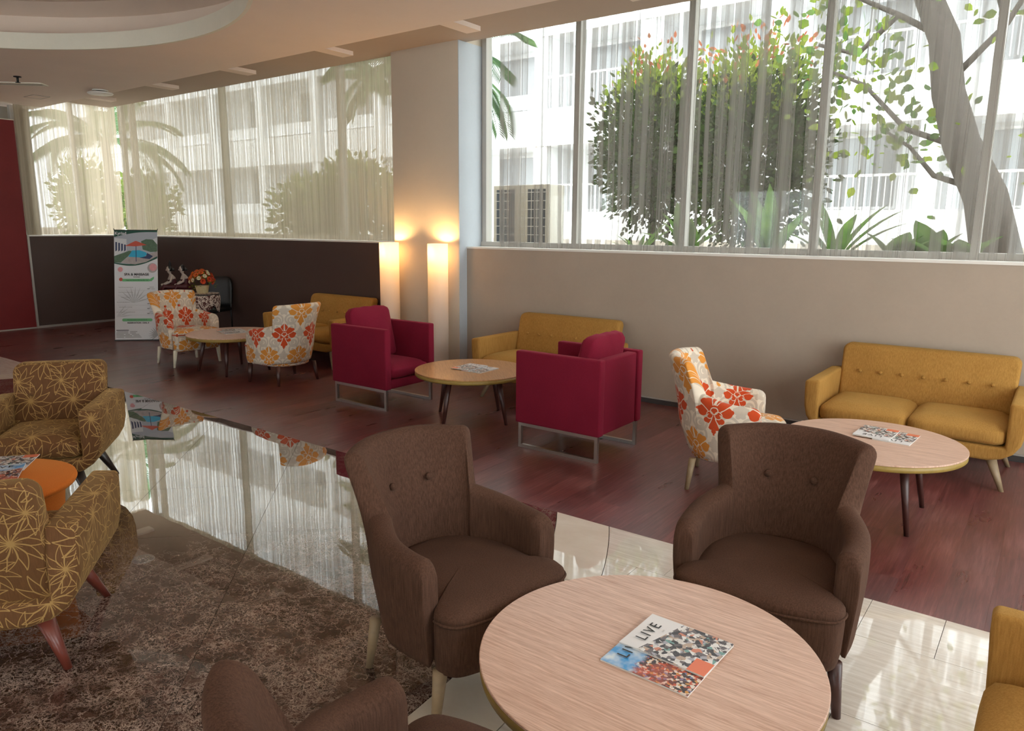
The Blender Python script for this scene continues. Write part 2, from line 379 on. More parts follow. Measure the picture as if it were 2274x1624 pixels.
def box(name, x0, x1, y0, y1, z0, z1, mat, parent=None, bev=0, seg=3, smooth=None):
    V = [(x, y, z) for z in (z0, z1) for y in (y0, y1) for x in (x0, x1)]
    F = [(0, 2, 3, 1), (4, 5, 7, 6), (0, 1, 5, 4), (2, 6, 7, 3), (0, 4, 6, 2), (1, 3, 7, 5)]
    o = mesh(name, V, F, mat, parent)
    if bev:
        bevel(o, bev, seg); o.data.polygons.foreach_set('use_smooth', [True] * 6)
    return o
def prism(name, pts, z0, z1, mat, parent=None, bev=0, seg=2):
    n = len(pts); V = [(x, y, z0) for x, y in pts] + [(x, y, z1) for x, y in pts]
    F = [tuple(range(n))[::-1], tuple(range(n, 2 * n))] + [(i, (i + 1) % n, n + (i + 1) % n, n + i) for i in range(n)]
    o = mesh(name, V, F, mat, parent)
    if bev: bevel(o, bev, seg)
    return o
def rings(name, R, mat, parent=None, cap=(True, True), smooth=True, closed=True):
    """R: list of rings (equal length) of points."""
    n = len(R[0]); V = [p for r in R for p in r]; F = []
    for i in range(len(R) - 1):
        for j in range(n if closed else n - 1):
            k = (j + 1) % n; F.append((i * n + j, i * n + k, (i + 1) * n + k, (i + 1) * n + j))
    if cap[0]: F.append(tuple(range(n))[::-1])
    if cap[1]: F.append(tuple(range((len(R) - 1) * n, len(R) * n)))
    return mesh(name, V, F, mat, parent, smooth)
def lathe(name, prof, mat, parent=None, n=48, c=(0, 0), smooth=True, cap=(True, True)):
    return rings(name, [[(c[0] + r * math.cos(2 * PI * j / n), c[1] + r * math.sin(2 * PI * j / n), z) for j in range(n)] for r, z in prof], mat, parent, cap, smooth)
def tubeV(path, rad_, n=10, closed=False):
    V = []; F = []; P = [Vector(p) for p in path]; L = len(P)
    up = Vector((0, 0, 1))
    for i, p in enumerate(P):
        if closed: t = P[(i + 1) % L] - P[i - 1]
        else: t = P[min(i + 1, L - 1)] - P[max(i - 1, 0)]
        t.normalize(); a = t.cross(up if abs(t.z) < .95 else Vector((1, 0, 0))).normalized(); b = t.cross(a)
        r = rad_[i] if isinstance(rad_, (list, tuple)) else rad_
        for j in range(n): V.append(p + a * (r * math.cos(2 * PI * j / n)) + b * (r * math.sin(2 * PI * j / n)))
    for i in range(L if closed else L - 1):
        for j in range(n):
            k = (j + 1) % n; i2 = (i + 1) % L
            F.append((i * n + j, i2 * n + j, i2 * n + k, i * n + k))
    if not closed: F += [tuple(range(n)), tuple(range((L - 1) * n, L * n))[::-1]]
    return V, F
def tube(name, path, r, mat, parent=None, n=10, closed=False, smooth=True):
    V, F = tubeV(path, r, n, closed); return mesh(name, V, F, mat, parent, smooth)
def leg(parent, top, foot, r0, r1, mat, name='leg', n=14):
    t, f = Vector(top), Vector(foot); path = [t, t.lerp(f, .5), f]
    V = []; F = []
    for i, p in enumerate(path):
        r = r0 + (r1 - r0) * i / 2
        for j in range(n): V.append((p.x + r * math.cos(2 * PI * j / n), p.y + r * math.sin(2 * PI * j / n), p.z))
    for i in range(2):
        for j in range(n): F.append((i * n + j, (i + 1) * n + j, (i + 1) * n + (j + 1) % n, i * n + (j + 1) % n))
    F += [tuple(range(n)), tuple(range(2 * n, 3 * n))[::-1]]
    return mesh(name, V, F, mat, parent, True)
def cushion(name, x0, x1, y0, y1, z0, z1, mat, parent, puff=.03, r=.04, n=14, m=12):
    """puffy box: rounded edges, crowned top."""
    V = []; F = []; cx, cy, cz = (x0 + x1) / 2, (y0 + y1) / 2, (z0 + z1) / 2; hx, hy, hz = (x1 - x0) / 2, (y1 - y0) / 2, (z1 - z0) / 2
    bm = bmesh.new(); bmesh.ops.create_cube(bm, size=2)
    bmesh.ops.subdivide_edges(bm, edges=bm.edges[:], cuts=9, use_grid_fill=True)
    for v in bm.verts:
        p = v.co.copy(); q = Vector((p.x * hx, p.y * hy, p.z * hz))
        c = Vector((max(-hx + r, min(hx - r, q.x)), max(-hy + r, min(hy - r, q.y)), max(-hz + r, min(hz - r, q.z))))
        d = q - c
        if d.length > 1e-6: q = c + d.normalized() * min(r, d.length) if d.length > r else q
        q.z += puff * (1 if p.z > 0 else .25) * p.z * (1 - p.x ** 4) * (1 - p.y ** 4)
        q.x += puff * .25 * p.x * (1 - p.y ** 4) * (1 - p.z ** 2); q.y += puff * .35 * p.y * (1 - p.x ** 4) * (1 - p.z ** 2)
        v.co = q + Vector((cx, cy, cz))
    o = from_bm(name, bm, mat, parent, True); return o
def empty(name, loc, rot, label, cat, group=None):
    o = bpy.data.objects.new(name, None); link(o); o.location = loc; o.rotation_euler = (0, 0, rot); o.empty_display_size = .1
    return tag(o, label, cat, group)
def tag(o, label, cat, group=None):
    o['label'] = label; o['category'] = cat
    if group: o['group'] = group
    return o
def struct(o): o['kind'] = 'structure'; return o
def catmull(P, n):
    out = []; Q = [P[0]] + list(P) + [P[-1]]
    for i in range(1, len(Q) - 2):
        p0, p1, p2, p3 = [np.array(Q[i + k], float) for k in (-1, 0, 1, 2)]
        for j in range(n):
            t = j / n; out.append(.5 * ((2 * p1) + (-p0 + p2) * t + (2 * p0 - 5 * p1 + 4 * p2 - p3) * t * t + (-p0 + 3 * p1 - 3 * p2 + p3) * t ** 3))
    out.append(np.array(P[-1], float)); return out
_tc = {}
def textmesh(body, size, bold=0.0, space=1.0):
    key = (body, size, bold, space)
    if key in _tc: return _tc[key]
    c = bpy.data.curves.new('lettering', 'FONT'); c.body = body; c.size = size; c.align_x = 'CENTER'; c.align_y = 'CENTER'; c.offset = bold; c.space_character = space; c.resolution_u = 3
    o = bpy.data.objects.new('tmp_text', c); COL.objects.link(o); bpy.context.view_layer.update()
    me = bpy.data.meshes.new_from_object(o.evaluated_get(bpy.context.evaluated_depsgraph_get()))
    bpy.data.objects.remove(o); bpy.data.curves.remove(c); me.name = 'lettering'; _tc[key] = me; return me
def lettering(body, size, mat, parent, M, bold=0.0, space=1.0):
    me = textmesh(body, size, bold, space).copy(); me.materials.clear(); me.materials.append(MT[mat])
    o = bpy.data.objects.new('lettering', me); link(o, parent); o.matrix_local = M; return o

# ================================================================== ROOM
W = 6.49; SILL = 1.46; XL = -13.40; XR = 3.0; YB = -5.0; ZC = 3.52; ZR = 3.655; YE = 5.41
# ---- floor: slab + pieces
floor = struct(box('floor', XL - .3, XR + .3, YB - .3, 7.0, -.12, -.012, 'grout'))
def shared_piece(name, me, loc, rotz=0):
    o = bpy.data.objects.new(name, me); link(o, floor); o.location = loc; o.rotation_euler = (0, 0, rotz); return o
YW = 3.555
pw, pl = .19, 1.24
pm = box('plank', .0002, pw - .0002, 0, pl, -.012, 0, 'vinyl', floor); plank_me = pm.data
bpy.data.objects.remove(pm)
def trimmed(w_, l_): 
    o = box('plank', .0002, w_ - .0002, 0, l_, -.012, 0, 'vinyl', floor); me = o.data; bpy.data.objects.remove(o); return me
npl = 0; cache = {}
x = XL
while x < 2.9:
    y = YW; off = [0.0, .62, .31, .93][npl % 4] ; npl += 1
    first = pl - off if off else pl
    while y < 6.52:
        l_ = first if y == YW else pl
        l_ = min(l_, 6.52 - y)
        if l_ > .02:
            k = round(l_, 5)
            if k not in cache: cache[k] = plank_me if abs(k - pl) < 1e-3 else trimmed(pw, l_)
            shared_piece('plank', cache[k], (x, y, 0))
        y += l_ if l_ > .02 else 1
    x += pw
struct(box('floor_right', 2.9, XR, YW, 6.52, -.012, 0, 'vinyl'))
# circular stone inlay
CC = (-5.63, 1.41); R1, R2 = 3.963, 4.27
def arc(r, a0, a1, n): return [(CC[0] + r * math.cos(a0 + (a1 - a0) * i / n), CC[1] + r * math.sin(a0 + (a1 - a0) * i / n)) for i in range(n + 1)]
a1 = math.asin((YW - CC[1]) / R1); zone_in = arc(R1 - .002, PI - a1, 2 * PI + a1, 150)
def clip(poly, conv):
    out = list(poly)
    for i in range(len(conv)):
        ax, ay = conv[i]; bx, by = conv[(i + 1) % len(conv)]; inp = out; out = []
        if not inp: break
        def side(p): return (bx - ax) * (p[1] - ay) - (by - ay) * (p[0] - ax)
        for j in range(len(inp)):
            p, q = inp[j - 1], inp[j]; sp, sq = side(p), side(q)
            if sq >= 0:
                if sp < 0: t = sp / (sp - sq); out.append((p[0] + t * (q[0] - p[0]), p[1] + t * (q[1] - p[1])))
                out.append(q)
            elif sp >= 0: t = sp / (sp - sq); out.append((p[0] + t * (q[0] - p[0]), p[1] + t * (q[1] - p[1])))
    return out
def area(p): return .5 * sum(p[i - 1][0] * p[i][1] - p[i][0] * p[i - 1][1] for i in range(len(p)))
G2 = .0014
for i in range(-9, 10):
    for j in range(-9, 10):
        s0, s1 = -.085 + 1.127 * i + G2, -.085 + 1.127 * (i + 1) - G2; t0, t1 = 3.49 + 1.121 * j + G2, 3.49 + 1.121 * (j + 1) - G2
        q = [((s - t) / 2, (s + t) / 2) for s, t in ((s0, t0), (s0, t1), (s1, t1), (s1, t0))]
        if area(q) < 0: q = q[::-1]
        cx_, cy_ = sum(p[0] for p in q) / 4, sum(p[1] for p in q) / 4
        if math.hypot(cx_ - CC[0], cy_ - CC[1]) > R1 + .7 or cy_ > YW + .6: continue
        pc = clip(zone_in, q)
        if len(pc) < 3 or abs(area(pc)) < .004: continue
        o = prism('marble_tile', [(a - cx_, b - cy_) for a, b in pc], -.012, 0, 'marble', floor); o.location = (cx_, cy_, 0)
# cream band ring in segments
def band(aa, bb, n=8):
    A = arc(R1 + .002, aa, bb, n) ; B = arc(R2 - .002, aa, bb, n)
    return A + B[::-1]
ang0 = math.atan2(2.843 - CC[1], -1.815 - CC[0])
seg = .19; k = 0
a_top1, a_top2 = math.asin((YW - CC[1]) / R1), math.asin((YW - CC[1]) / R2)
nseg = int((ang0 + PI + a_top2) / seg) - 0
bounds = [ang0 - seg * i for i in range(0, nseg + 1)]
# top segment, cut by the wood edge
A = arc(R1 + .002, ang0 + .0006, a_top1, 8); B = arc(R2 - .002, ang0 + .0006, a_top2, 8)
poly = A + B[::-1]
prism('border_stone', poly[::-1] if area(poly) < 0 else poly, -.012, 0, 'cream_stone', floor)
for i in range(nseg):
    poly = band(bounds[i + 1] + .0006, bounds[i] - .0006)
    prism('border_stone', poly if area(poly) > 0 else poly[::-1], -.012, 0, 'cream_stone', floor)
A = arc(R1 + .002, bounds[-1] - .0006, -PI - a_top1, 6); B = arc(R2 - .002, bounds[-1] - .0006, -PI - a_top2, 6); poly = A + B[::-1]
prism('border_stone', poly if area(poly) > 0 else poly[::-1], -.012, 0, 'cream_stone', floor)
# travertine tiles right of the band (and left of it)
zone_r = arc(R2 + .002, -1.2, a_top2, 60) + [(4.2, YW - .002), (4.2, CC[1] + R2 * math.sin(-1.2))]
zone_r = zone_r if area(zone_r) > 0 else zone_r[::-1]
rowsY = [3.60, 3.186, 2.598, 2.010, 1.422, .834, .246, -.342]
jn = [[-2.6, -1.421, -.541, -.241, .36, .96, 1.56, 2.2, 2.8, 3.4, 4.3], [-2.45, -1.568, -.68, .2, 1.08, 1.96, 2.8, 4.3], [-2.3, -1.085, -.485, .115, 1.0, 1.9, 2.8, 4.3],
      [-2.3, -1.5, -.7, .2, 1.1, 2.0, 2.9, 4.3], [-2.4, -1.6, -.9, 0, .9, 1.8, 2.7, 4.3], [-2.4, -1.5, -.6, .3, 1.2, 2.1, 3.0, 4.3], [-2.6, -1.8, -.9, 0, .9, 1.8, 2.7, 4.3]]
for r in range(7):
    for a, b2 in zip(jn[r][:-1], jn[r][1:]):
        q = [(a + .0012, rowsY[r + 1] + .0012), (b2 - .0012, rowsY[r + 1] + .0012), (b2 - .0012, rowsY[r] - .0012), (a + .0012, rowsY[r] - .0012)]
        pc = clip(zone_r, q)
        if len(pc) >= 3 and abs(area(pc)) > .002: prism('floor_tile', pc, -.012, 0, 'travertine', floor)
zone_l = arc(R2 + .002, PI - a_top2, PI + 1.2, 60) + [(-13.38, CC[1] + R2 * math.sin(PI + 1.2)), (-13.38, YW - .002)]
zone_l = zone_l if area(zone_l) > 0 else zone_l[::-1]
for i in range(12):
    for j in range(10):
        q = (-13.40 + .6 * i, YW - .6 * (j + 1)); pc = clip(zone_l, [(q[0] + .001, q[1] + .001), (q[0] + .599, q[1] + .001), (q[0] + .599, q[1] + .599), (q[0] + .001, q[1] + .599)])
        if len(pc) >= 3 and abs(area(pc)) > .002: prism('floor_tile', pc, -.012, 0, 'travertine', floor)
struct(box('floor_back', XL, XR, YB, -2.3, -.012, 0, 'travertine')); 

# ---- walls under the windows
wall_front = struct(box('wall_front', -5.49, XR, W, W + .46, 0, SILL - .012, 'wall_beige'))
struct(box('baseboard_front', -5.49, XR, W - .014, W, 0, .055, 'base_dark')); struct(box('trim_1', -5.49, XR, W - .018, W, .048, .060, 'trim_grey'))
struct(box('trim_2', -5.49, XR, W - .006, W + .46, SILL - .012, SILL + .008, 'sill')).name = 'window_sill'
wall_fl = struct(box('wall_front_left', XL, -6.51, W - .015, W + .46, 0, SILL + .022, 'wall_dark'))
struct(box('trim_3', XL, -6.51, W - .02, W + .46, SILL + .022, SILL + .040, 'sill')).name = 'window_sill_left'
struct(box('baseboard_left', XL, -6.51, W - .028, W - .015, 0, .05, 'base_dark'))
column = struct(box('column', -6.51, -5.49, 6.36, 6.95, 0, ZR + .1, 'wall_cream', bev=.006))
# grey painted flank of the column, towards the right-hand window
struct(box('trim_4', -5.49, -5.482, 6.362, 6.95, 0, ZR - .002, 'jamb_grey')).name = 'column_flank'
wall_l = struct(box('wall_left', XL - .45, XL, 4.98, W + .46, 0, SILL + .022, 'wall_dark'))
struct(box('trim_5', XL - .45, XL + .004, 4.98, W, SILL + .022, SILL + .040, 'sill')).name = 'window_sill_side'
struct(box('trim_6', XL - .02, XL + .02, 4.955, 4.985, 0, SILL + .04, 'trim_grey'))
struct(box('baseboard_side', XL, XL + .012, 4.98, W - .03, 0, .035, 'trim_grey'))
struct(box('wall_left_red', XL - .12, XL - .005, YB, 4.955, 0, 3.262, 'wall_red')); struct(box('baseboard_red', XL - .005, XL + .006, YB, 4.955, 0, .02, 'trim_grey'))
struct(box('trim_7', XL - .125, XL, YB, 4.96, 3.262, 3.275, 'cove_white')).name = 'wall_left_cap'
struct(box('trim_8', XL - .62, XL - .5, YB, 5.37, 0, 4.15, 'soffit_grey')).name = 'bulkhead_left'
# header over the windows (behind the curtain slot)
struct(box('wall_header', XL - .45, XR, 6.70, 6.95, 3.95, 4.3, 'ceiling')); struct(box('wall_header_side', XL - .45, XL - .2, 4.9, 6.95, 3.95, 4.3, 'ceiling'))
# right and back walls of the lobby (behind the camera), the back one with unseen glazed openings added and sized for daylight fill
OPR = [(-3.6, -.8), (1.0, 5.8)]
ys = [YB - .3] + [v for o_ in OPR for v in o_] + [W + .46]
for i in range(0, len(ys), 2): struct(box('wall_right', XR, XR + .3, ys[i], ys[i + 1], 0, ZR + .6, 'wall_cream'))
for i, (a, b2) in enumerate(OPR):
    struct(box('wall_right_lintel', XR, XR + .3, a, b2, 3.45, ZR + .6, 'wall_cream'))
    wb = struct(box('window_%d' % (i + 10), XR + .14, XR + .16, a, b2, .08, 3.45, 'glass'))
    box('window_frame', XR + .12, XR + .18, a, b2, 0, .08, 'frame_white', wb); box('mullion', XR + .12, XR + .18, (a + b2) / 2 - .03, (a + b2) / 2 + .03, .08, 3.45, 'frame_white', wb)
OP = [(-12.6, -10.4), (-7.0, -4.6), (-1.0, 1.6)]
xs = [XL - .45] + [v for o_ in OP for v in o_] + [XR + .3]
for i in range(0, len(xs), 2): struct(box('wall_back', xs[i], xs[i + 1], YB - .3, YB, 0, ZR + .6, 'wall_cream'))
for i, (a, b2) in enumerate(OP):
    struct(box('wall_back_lintel', a, b2, YB - .3, YB, 2.6, ZR + .6, 'wall_cream')); struct(box('wall_back_parapet', a, b2, YB - .3, YB, 0, .8, 'wall_cream'))
    wb = struct(box('window_%d' % (i + 5), a, b2, YB - .16, YB - .14, .8, 2.6, 'glass'))
    box('window_frame', a, b2, YB - .18, YB - .12, .8, .86, 'frame_white', wb); box('mullion', (a + b2) / 2 - .03, (a + b2) / 2 + .03, YB - .18, YB - .12, .86, 2.6, 'frame_white', wb)

# ---- ceiling with a round cove
CE = (-7.17, 1.41); CR = 2.935
def ring_pts(r, z, n=96): return [(CE[0] + r * math.cos(2 * PI * i / n), CE[1] + r * math.sin(2 * PI * i / n), z) for i in range(n)]
def rect_pts(z, x0, x1, y0, y1, n=96):
    out = []
    for i in range(n):
        c, s_ = math.cos(2 * PI * i / n), math.sin(2 * PI * i / n); t = 1e9
        if c > 1e-9: t = min(t, (x1 - CE[0]) / c)
        if c < -1e-9: t = min(t, (x0 - CE[0]) / c)
        if s_ > 1e-9: t = min(t, (y1 - CE[1]) / s_)
        if s_ < -1e-9: t = min(t, (y0 - CE[1]) / s_)
        out.append((CE[0] + c * t, CE[1] + s_ * t, z))
    for c in ((x0, y0), (x0, y1), (x1, y0), (x1, y1)):
        i = min(range(n), key=lambda k_: (out[k_][0] - c[0]) ** 2 + (out[k_][1] - c[1]) ** 2); out[i] = (c[0], c[1], z)
    return out
ceil_ = struct(rings('ceiling', [ring_pts(CR, ZC), rect_pts(ZC, XL - .5, XR, YB, YE), rect_pts(ZC + .28, XL - .5, XR, YB, YE)], 'ceiling', cap=(False, False), smooth=False))
lip = struct(rings('ceiling_cove_lip', [ring_pts(CR, ZC - .002), ring_pts(CR, ZC + .16), ring_pts(CR + .035, ZC + .16), ring_pts(CR + .035, ZC - .002), ring_pts(CR, ZC - .002)], 'cove_white', cap=(False, False), smooth=False))
struct(rings('ceiling_cove', [ring_pts(CR + .035, ZC + .02), ring_pts(CR + .40, ZC + .02), ring_pts(CR + .40, ZC + .42), ring_pts(CR + .1, ZC + .50)], 'ceiling', cap=(False, True), smooth=False))
struct(box('ceiling_recess', XL - .2, XR, YE - .15, W + .005, ZR, ZR + .25, 'ceiling_recess'))
struct(box('ceiling_slot', XL - .3, XR, W + .0, 6.95, 4.12, 4.2, 'ceiling'))
struct(box('ceiling_slot_side', XL - .45, XL + .0, 4.9, 6.95, 4.10, 4.2, 'ceiling'))
struct(box('roof', XL - 1.2, XR + .5, YB - 1.0, 7.4, 4.35, 4.6, 'ceiling'))
for i, xr in enumerate((-12.50, -10.64, -8.78, -6.92, -5.04, -3.17, -1.30, .57)):
    struct(box('ceiling_rib', xr - .09, xr + .09, YE - .02, 6.085, ZR - .045, ZR + .01, 'ceiling'))

# ---- window frames and glass
YG = 6.80
def window(n, x0, x1, zs0, zt, bars, label_y=YG):
    g_ = struct(box('window_%d' % n, x0, x1, YG - .004, YG + .004, zs0, zt, 'glass'))
    for xb in bars: box('mullion', xb - .03, xb + .03, YG - .05, YG + .05, zs0, zt, 'frame_white', g_)
    box('window_frame', x0, x1, YG - .056, YG + .056, zs0 - .002, zs0 + .055, 'frame_white', g_)
    box('window_frame', x0, x1, YG - .056, YG + .056, zt - .06, zt, 'frame_white', g_)
    return g_
window(1, -5.482, XR, SILL + .008, 4.1, [-5.44, -4.22, -3.0, -1.79, -.58, .63, 1.84, 2.95])
window(2, XL - .2, -6.51, SILL + .04, 4.1, [-13.37, -10.6, -7.9])
g3 = struct(box('window_3', XL - .255, XL - .247, 4.98, YG, SILL + .04, 4.1, 'glass'))
for yb in (5.02, 5.9, 6.76): box('mullion', XL - .29, XL - .21, yb - .03, yb + .03, SILL + .04, 4.1, 'frame_white', g3)

# ---- string curtains
def curtain(name, label, p0, p1, z0, z1, mat, seed, amp=.022):
    rng = np.random.RandomState(seed); p0 = np.array(p0); p1 = np.array(p1); L = np.hypot(*(p1 - p0)); d = (p1 - p0) / L; nrm = np.array([-d[1], d[0]])
    n = int(L / .012); ss = np.linspace(0, L, n); fr = rng.uniform(9, 60, 14); ph = rng.uniform(0, 6.28, 14); am = rng.uniform(.3, 1, 14) / 3.4
    off = sum(a * np.sin(f * ss + p) for a, f, p in zip(am, fr, ph)); zz = [z0, z0 + .25, (z0 + z1) / 2, z1 - .2, z1]
    V = []; UV = []
    swy = [np.interp(ss, np.linspace(0, L, int(L / .22)), rng.uniform(-1, 1, int(L / .22))) for _ in zz]
    for k, z in enumerate(zz):
        aa = amp * (1.15 if k == 0 else 1 - .1 * k)
        for i in range(n):
            q = p0 + d * (ss[i] + .012 * swy[k][i]) + nrm * (off[i] * aa); V.append((q[0], q[1], z)); UV.append((ss[i], z))
    F = [(k * n + i, k * n + i + 1, (k + 1) * n + i + 1, (k + 1) * n + i) for k in range(len(zz) - 1) for i in range(n - 1)]
    return tag(mesh(name, V, F, mat, None, True, UV), label, 'curtain')
curtain('string_curtain', 'sheer grey string curtain over the large window right of the column', (-5.12, 6.61), (2.95, 6.61), SILL + .012, 4.05, 'string_right', 3)
curtain('string_curtain', 'denser beige string curtain over the window left of the column', (XL - .10, 6.60), (-6.53, 6.60), SILL + .044, 4.05, 'string_left', 5)
curtain('string_curtain', 'short beige string curtain on the side window by the dark red wall', (XL - .11, 5.0), (XL - .11, 6.58), SILL + .044, 4.05, 'string_left', 9)

# ================================================================== FURNITURE
# ---- tub armchair
HALF = [(.330, .215), (.342, .09), (.330, -.05), (.268, -.185), (.195, -.268), (.10, -.325), (0, -.342)]
def sstep(t): t = max(0, min(1, t)); return t * t * (3 - 2 * t)
def tub_data():
    P = catmull(HALF, 24); acc = [0]
    for a, b2 in zip(P[:-1], P[1:]): acc.append(acc[-1] + float(np.hypot(*(b2 - a))))
    Stot = acc[-1]; sj = acc[72]
    ss = sorted(set([round(v, 4) for v in np.linspace(0, Stot, 34)] + [round(sj + v, 4) for v in (-.02, -.01, -.003, .003, .008, .014, .022, .032, .045)] + [.004, .012, .024, .045]))
    xs_ = [p[0] for p in P]; ys_ = [p[1] for p in P]
    cols = []
    for s in ss:
        s = min(s, Stot); x = float(np.interp(s, acc, xs_)); y = float(np.interp(s, acc, ys_)); e = .004
        tx = np.interp(min(s + e, Stot), acc, xs_) - np.interp(max(s - e, 0), acc, xs_); ty = np.interp(min(s + e, Stot), acc, ys_) - np.interp(max(s - e, 0), acc, ys_)
        l = math.hypot(tx, ty); nx, ny = ty / l, -tx / l           # inward
        if nx * x + ny * y > 0 and abs(x) + abs(y) > .1: nx, ny = -nx, -ny
        back = s > sj
        if not back:
            zt = .596 + .055 * (s / sj) ** 2
            if s < .05: k_ = 1 - s / .05; zt -= .05 * (1 - math.sqrt(max(0, 1 - k_ * k_)))
            t = .092 * (.80 + .20 * min(1, s / .04))
        else:
            q = (s - sj) / .034; zt = .872 + .010 * sstep((s - sj) / (Stot - sj) * 1.2)
            if q < 1: zt -= .034 * (1 - math.sqrt(max(0, 1 - (1 - q) ** 2)))
            t = .082
        def pos(z, inner, s=s, x=x, y=y, nx=nx, ny=ny, back=back, t=t, off=None):
            k_ = max(0, min(1, (.45 - z) / .25)); wb = max(0, min(1, (.05 - y) / .4))
            X = x * (1 - .075 * k_); Y = y + .10 * k_ * wb
            if back:
                u_ = max(0, min(1, (z - .60) / .28)); X *= 1 + .23 * u_ ** 1.15; v_ = max(0, (z - .52) / .36); Y -= .085 * v_ ** 1.15
            o_ = t if off is None else off
            if inner or off is not None: X += nx * o_; Y += ny * o_
            return (X, Y, z)
        ring = []; uvr = []
        rt = min(.038, t * .48)
        for z in np.linspace(.195, zt - rt, 9): ring.append(pos(z, False)); uvr.append((s, z))
        for a in np.linspace(0, PI, 7)[1:-1]: ring.append(pos(zt - rt + rt * math.sin(a), False, off=t / 2 * (1 - math.cos(a)))); uvr.append((s, zt - rt + t / 2 * (a / PI) * 2))
        for z in np.linspace(zt - rt, .30, 8): ring.append(pos(z, True)); uvr.append((s, 2 * zt + .02 - z if False else z + .0))
        cols.append((s, ring, uvr))
    return cols, Stot, sj
_cols, _S, _sj = tub_data()
def tub_shell(fabric_, parent):
    R = [c[1] for c in _cols]; U = [[(c[0], v) for _, v in c[2]] for c in _cols]
    left = [[(-x, y, z) for x, y, z in r] for r in R[:-1]][::-1]; UL = [[(2 * _S - s, v) for s, v in u] for u in U[:-1]][::-1]
    R = R + left; U = U + UL; n = len(R[0]); V = [p for r in R for p in r]; UV = [(u[0] + .04, u[1] - .055) for r in U for u in r]; F = []
    for i in range(len(R) - 1):
        for j in range(n): k_ = (j + 1) % n; F.append((i * n + j, (i + 1) * n + j, (i + 1) * n + k_, i * n + k_))
    F.append(tuple(range(n))); F.append(tuple(range((len(R) - 1) * n, len(R) * n))[::-1])
    return mesh('shell', V, F, fabric_, parent, True, UV)
SEATO = [(0, .366), (.12, .360), (.215, .342), (.275, .315), (.297, .265), (.292, .222), (.258, .205), (.262, .05), (.25, -.08), (.20, -.18), (.11, -.235), (0, -.25)]
def tub_chair(loc, rot, fabric_, legm, label, group, pip=True):
    r = empty('tub_armchair', (loc[0], loc[1], 0), rot, label, 'armchair', group)
    shell = subsurf(tub_shell(fabric_, r), 1)
    h = catmull(SEATO, 4); full = [(p[0], p[1]) for p in h] + [(-p[0], p[1]) for p in h[1:-1]][::-1]
    def rg(sc, z, fs=1): return [(x * sc, (y - .05) * sc + .05, z) for x, y in full]
    o = rings('seat_base', [rg(.90, .195), rg(.955, .205), rg(.985, .26), rg(1, .36), rg(.995, .395)], fabric_, r); boxuv(o)
    seat_ = o = rings('seat', [rg(.985, .395), rg(1.0, .402), rg(.992, .418), rg(.955, .430), rg(.82, .443), rg(.55, .452), rg(.2, .456)], fabric_, r); boxuv(o)
    fr = [p for p in h if p[1] > .225]; path = [(-x, y, .398) for x, y in [tuple(p) for p in fr]][::-1] + [(p[0], p[1], .398) for p in fr[1:]]
    tube('piping', [(x * 1.006, y * 1.004, z) for x, y, z in path], .0055, fabric_, seat_, 6)
    for sx in (-1, 1):
        leg(r, (sx * .275, .235, .21), (sx * .298, .232, 0), .027, .0155, legm)
        leg(r, (sx * .235, -.20, .21), (sx * .255, -.225, 0), .024, .0145, legm)
        o = lathe('button', [(.002, .012), (.010, .0105), (.0145, .006), (.015, 0), (.014, -.004)], fabric_, shell, 14)
        c = min(_cols, key=lambda q: abs(q[1][0][0] - .118) if q[0] > _sj else 9); zt = .70
        ring = [p for p in c[1][14:]]; p = min(ring, key=lambda q: abs(q[2] - zt))
        o.matrix_local = Matrix.Translation((sx * p[0] * .9, p[1] + .004, p[2])) @ Matrix.Rotation(rad(-82), 4, 'X')
    return r
R90 = PI / 2
# chair local front is +Y
gA = 'orange damask armchairs'; gD = 'brown chenille armchairs'
tub_chair((-8.65, 4.84), -R90, 'floral', 'pale_leg', 'orange damask armchair with pale legs beside the spa banner', gA)
tub_chair((-6.80, 4.93), R90, 'floral', 'dark_leg', 'orange damask armchair seen from behind, with dark legs, by the small far table', gA)
tub_chair((-1.69, 4.72), -R90 + rad(15.6), 'floral', 'oak_leg', 'orange damask armchair with tan legs between the crimson chair and the oval-looking table', gA)
tub_chair((-1.745, 1.992), -R90 - rad(8), 'brown_fabric', 'oak_leg', 'brown button-back armchair with oak legs left of the nearest round table', gD)
tub_chair((-.785, 2.765), PI + rad(5.6), 'brown_fabric', 'dark_leg', 'brown button-back armchair facing the camera behind the nearest round table', gD)
tub_chair((-.94, .975), 0, 'brown_fabric', 'oak_leg', 'brown armchair cut by the bottom edge, only back and arm tops showing', gD)

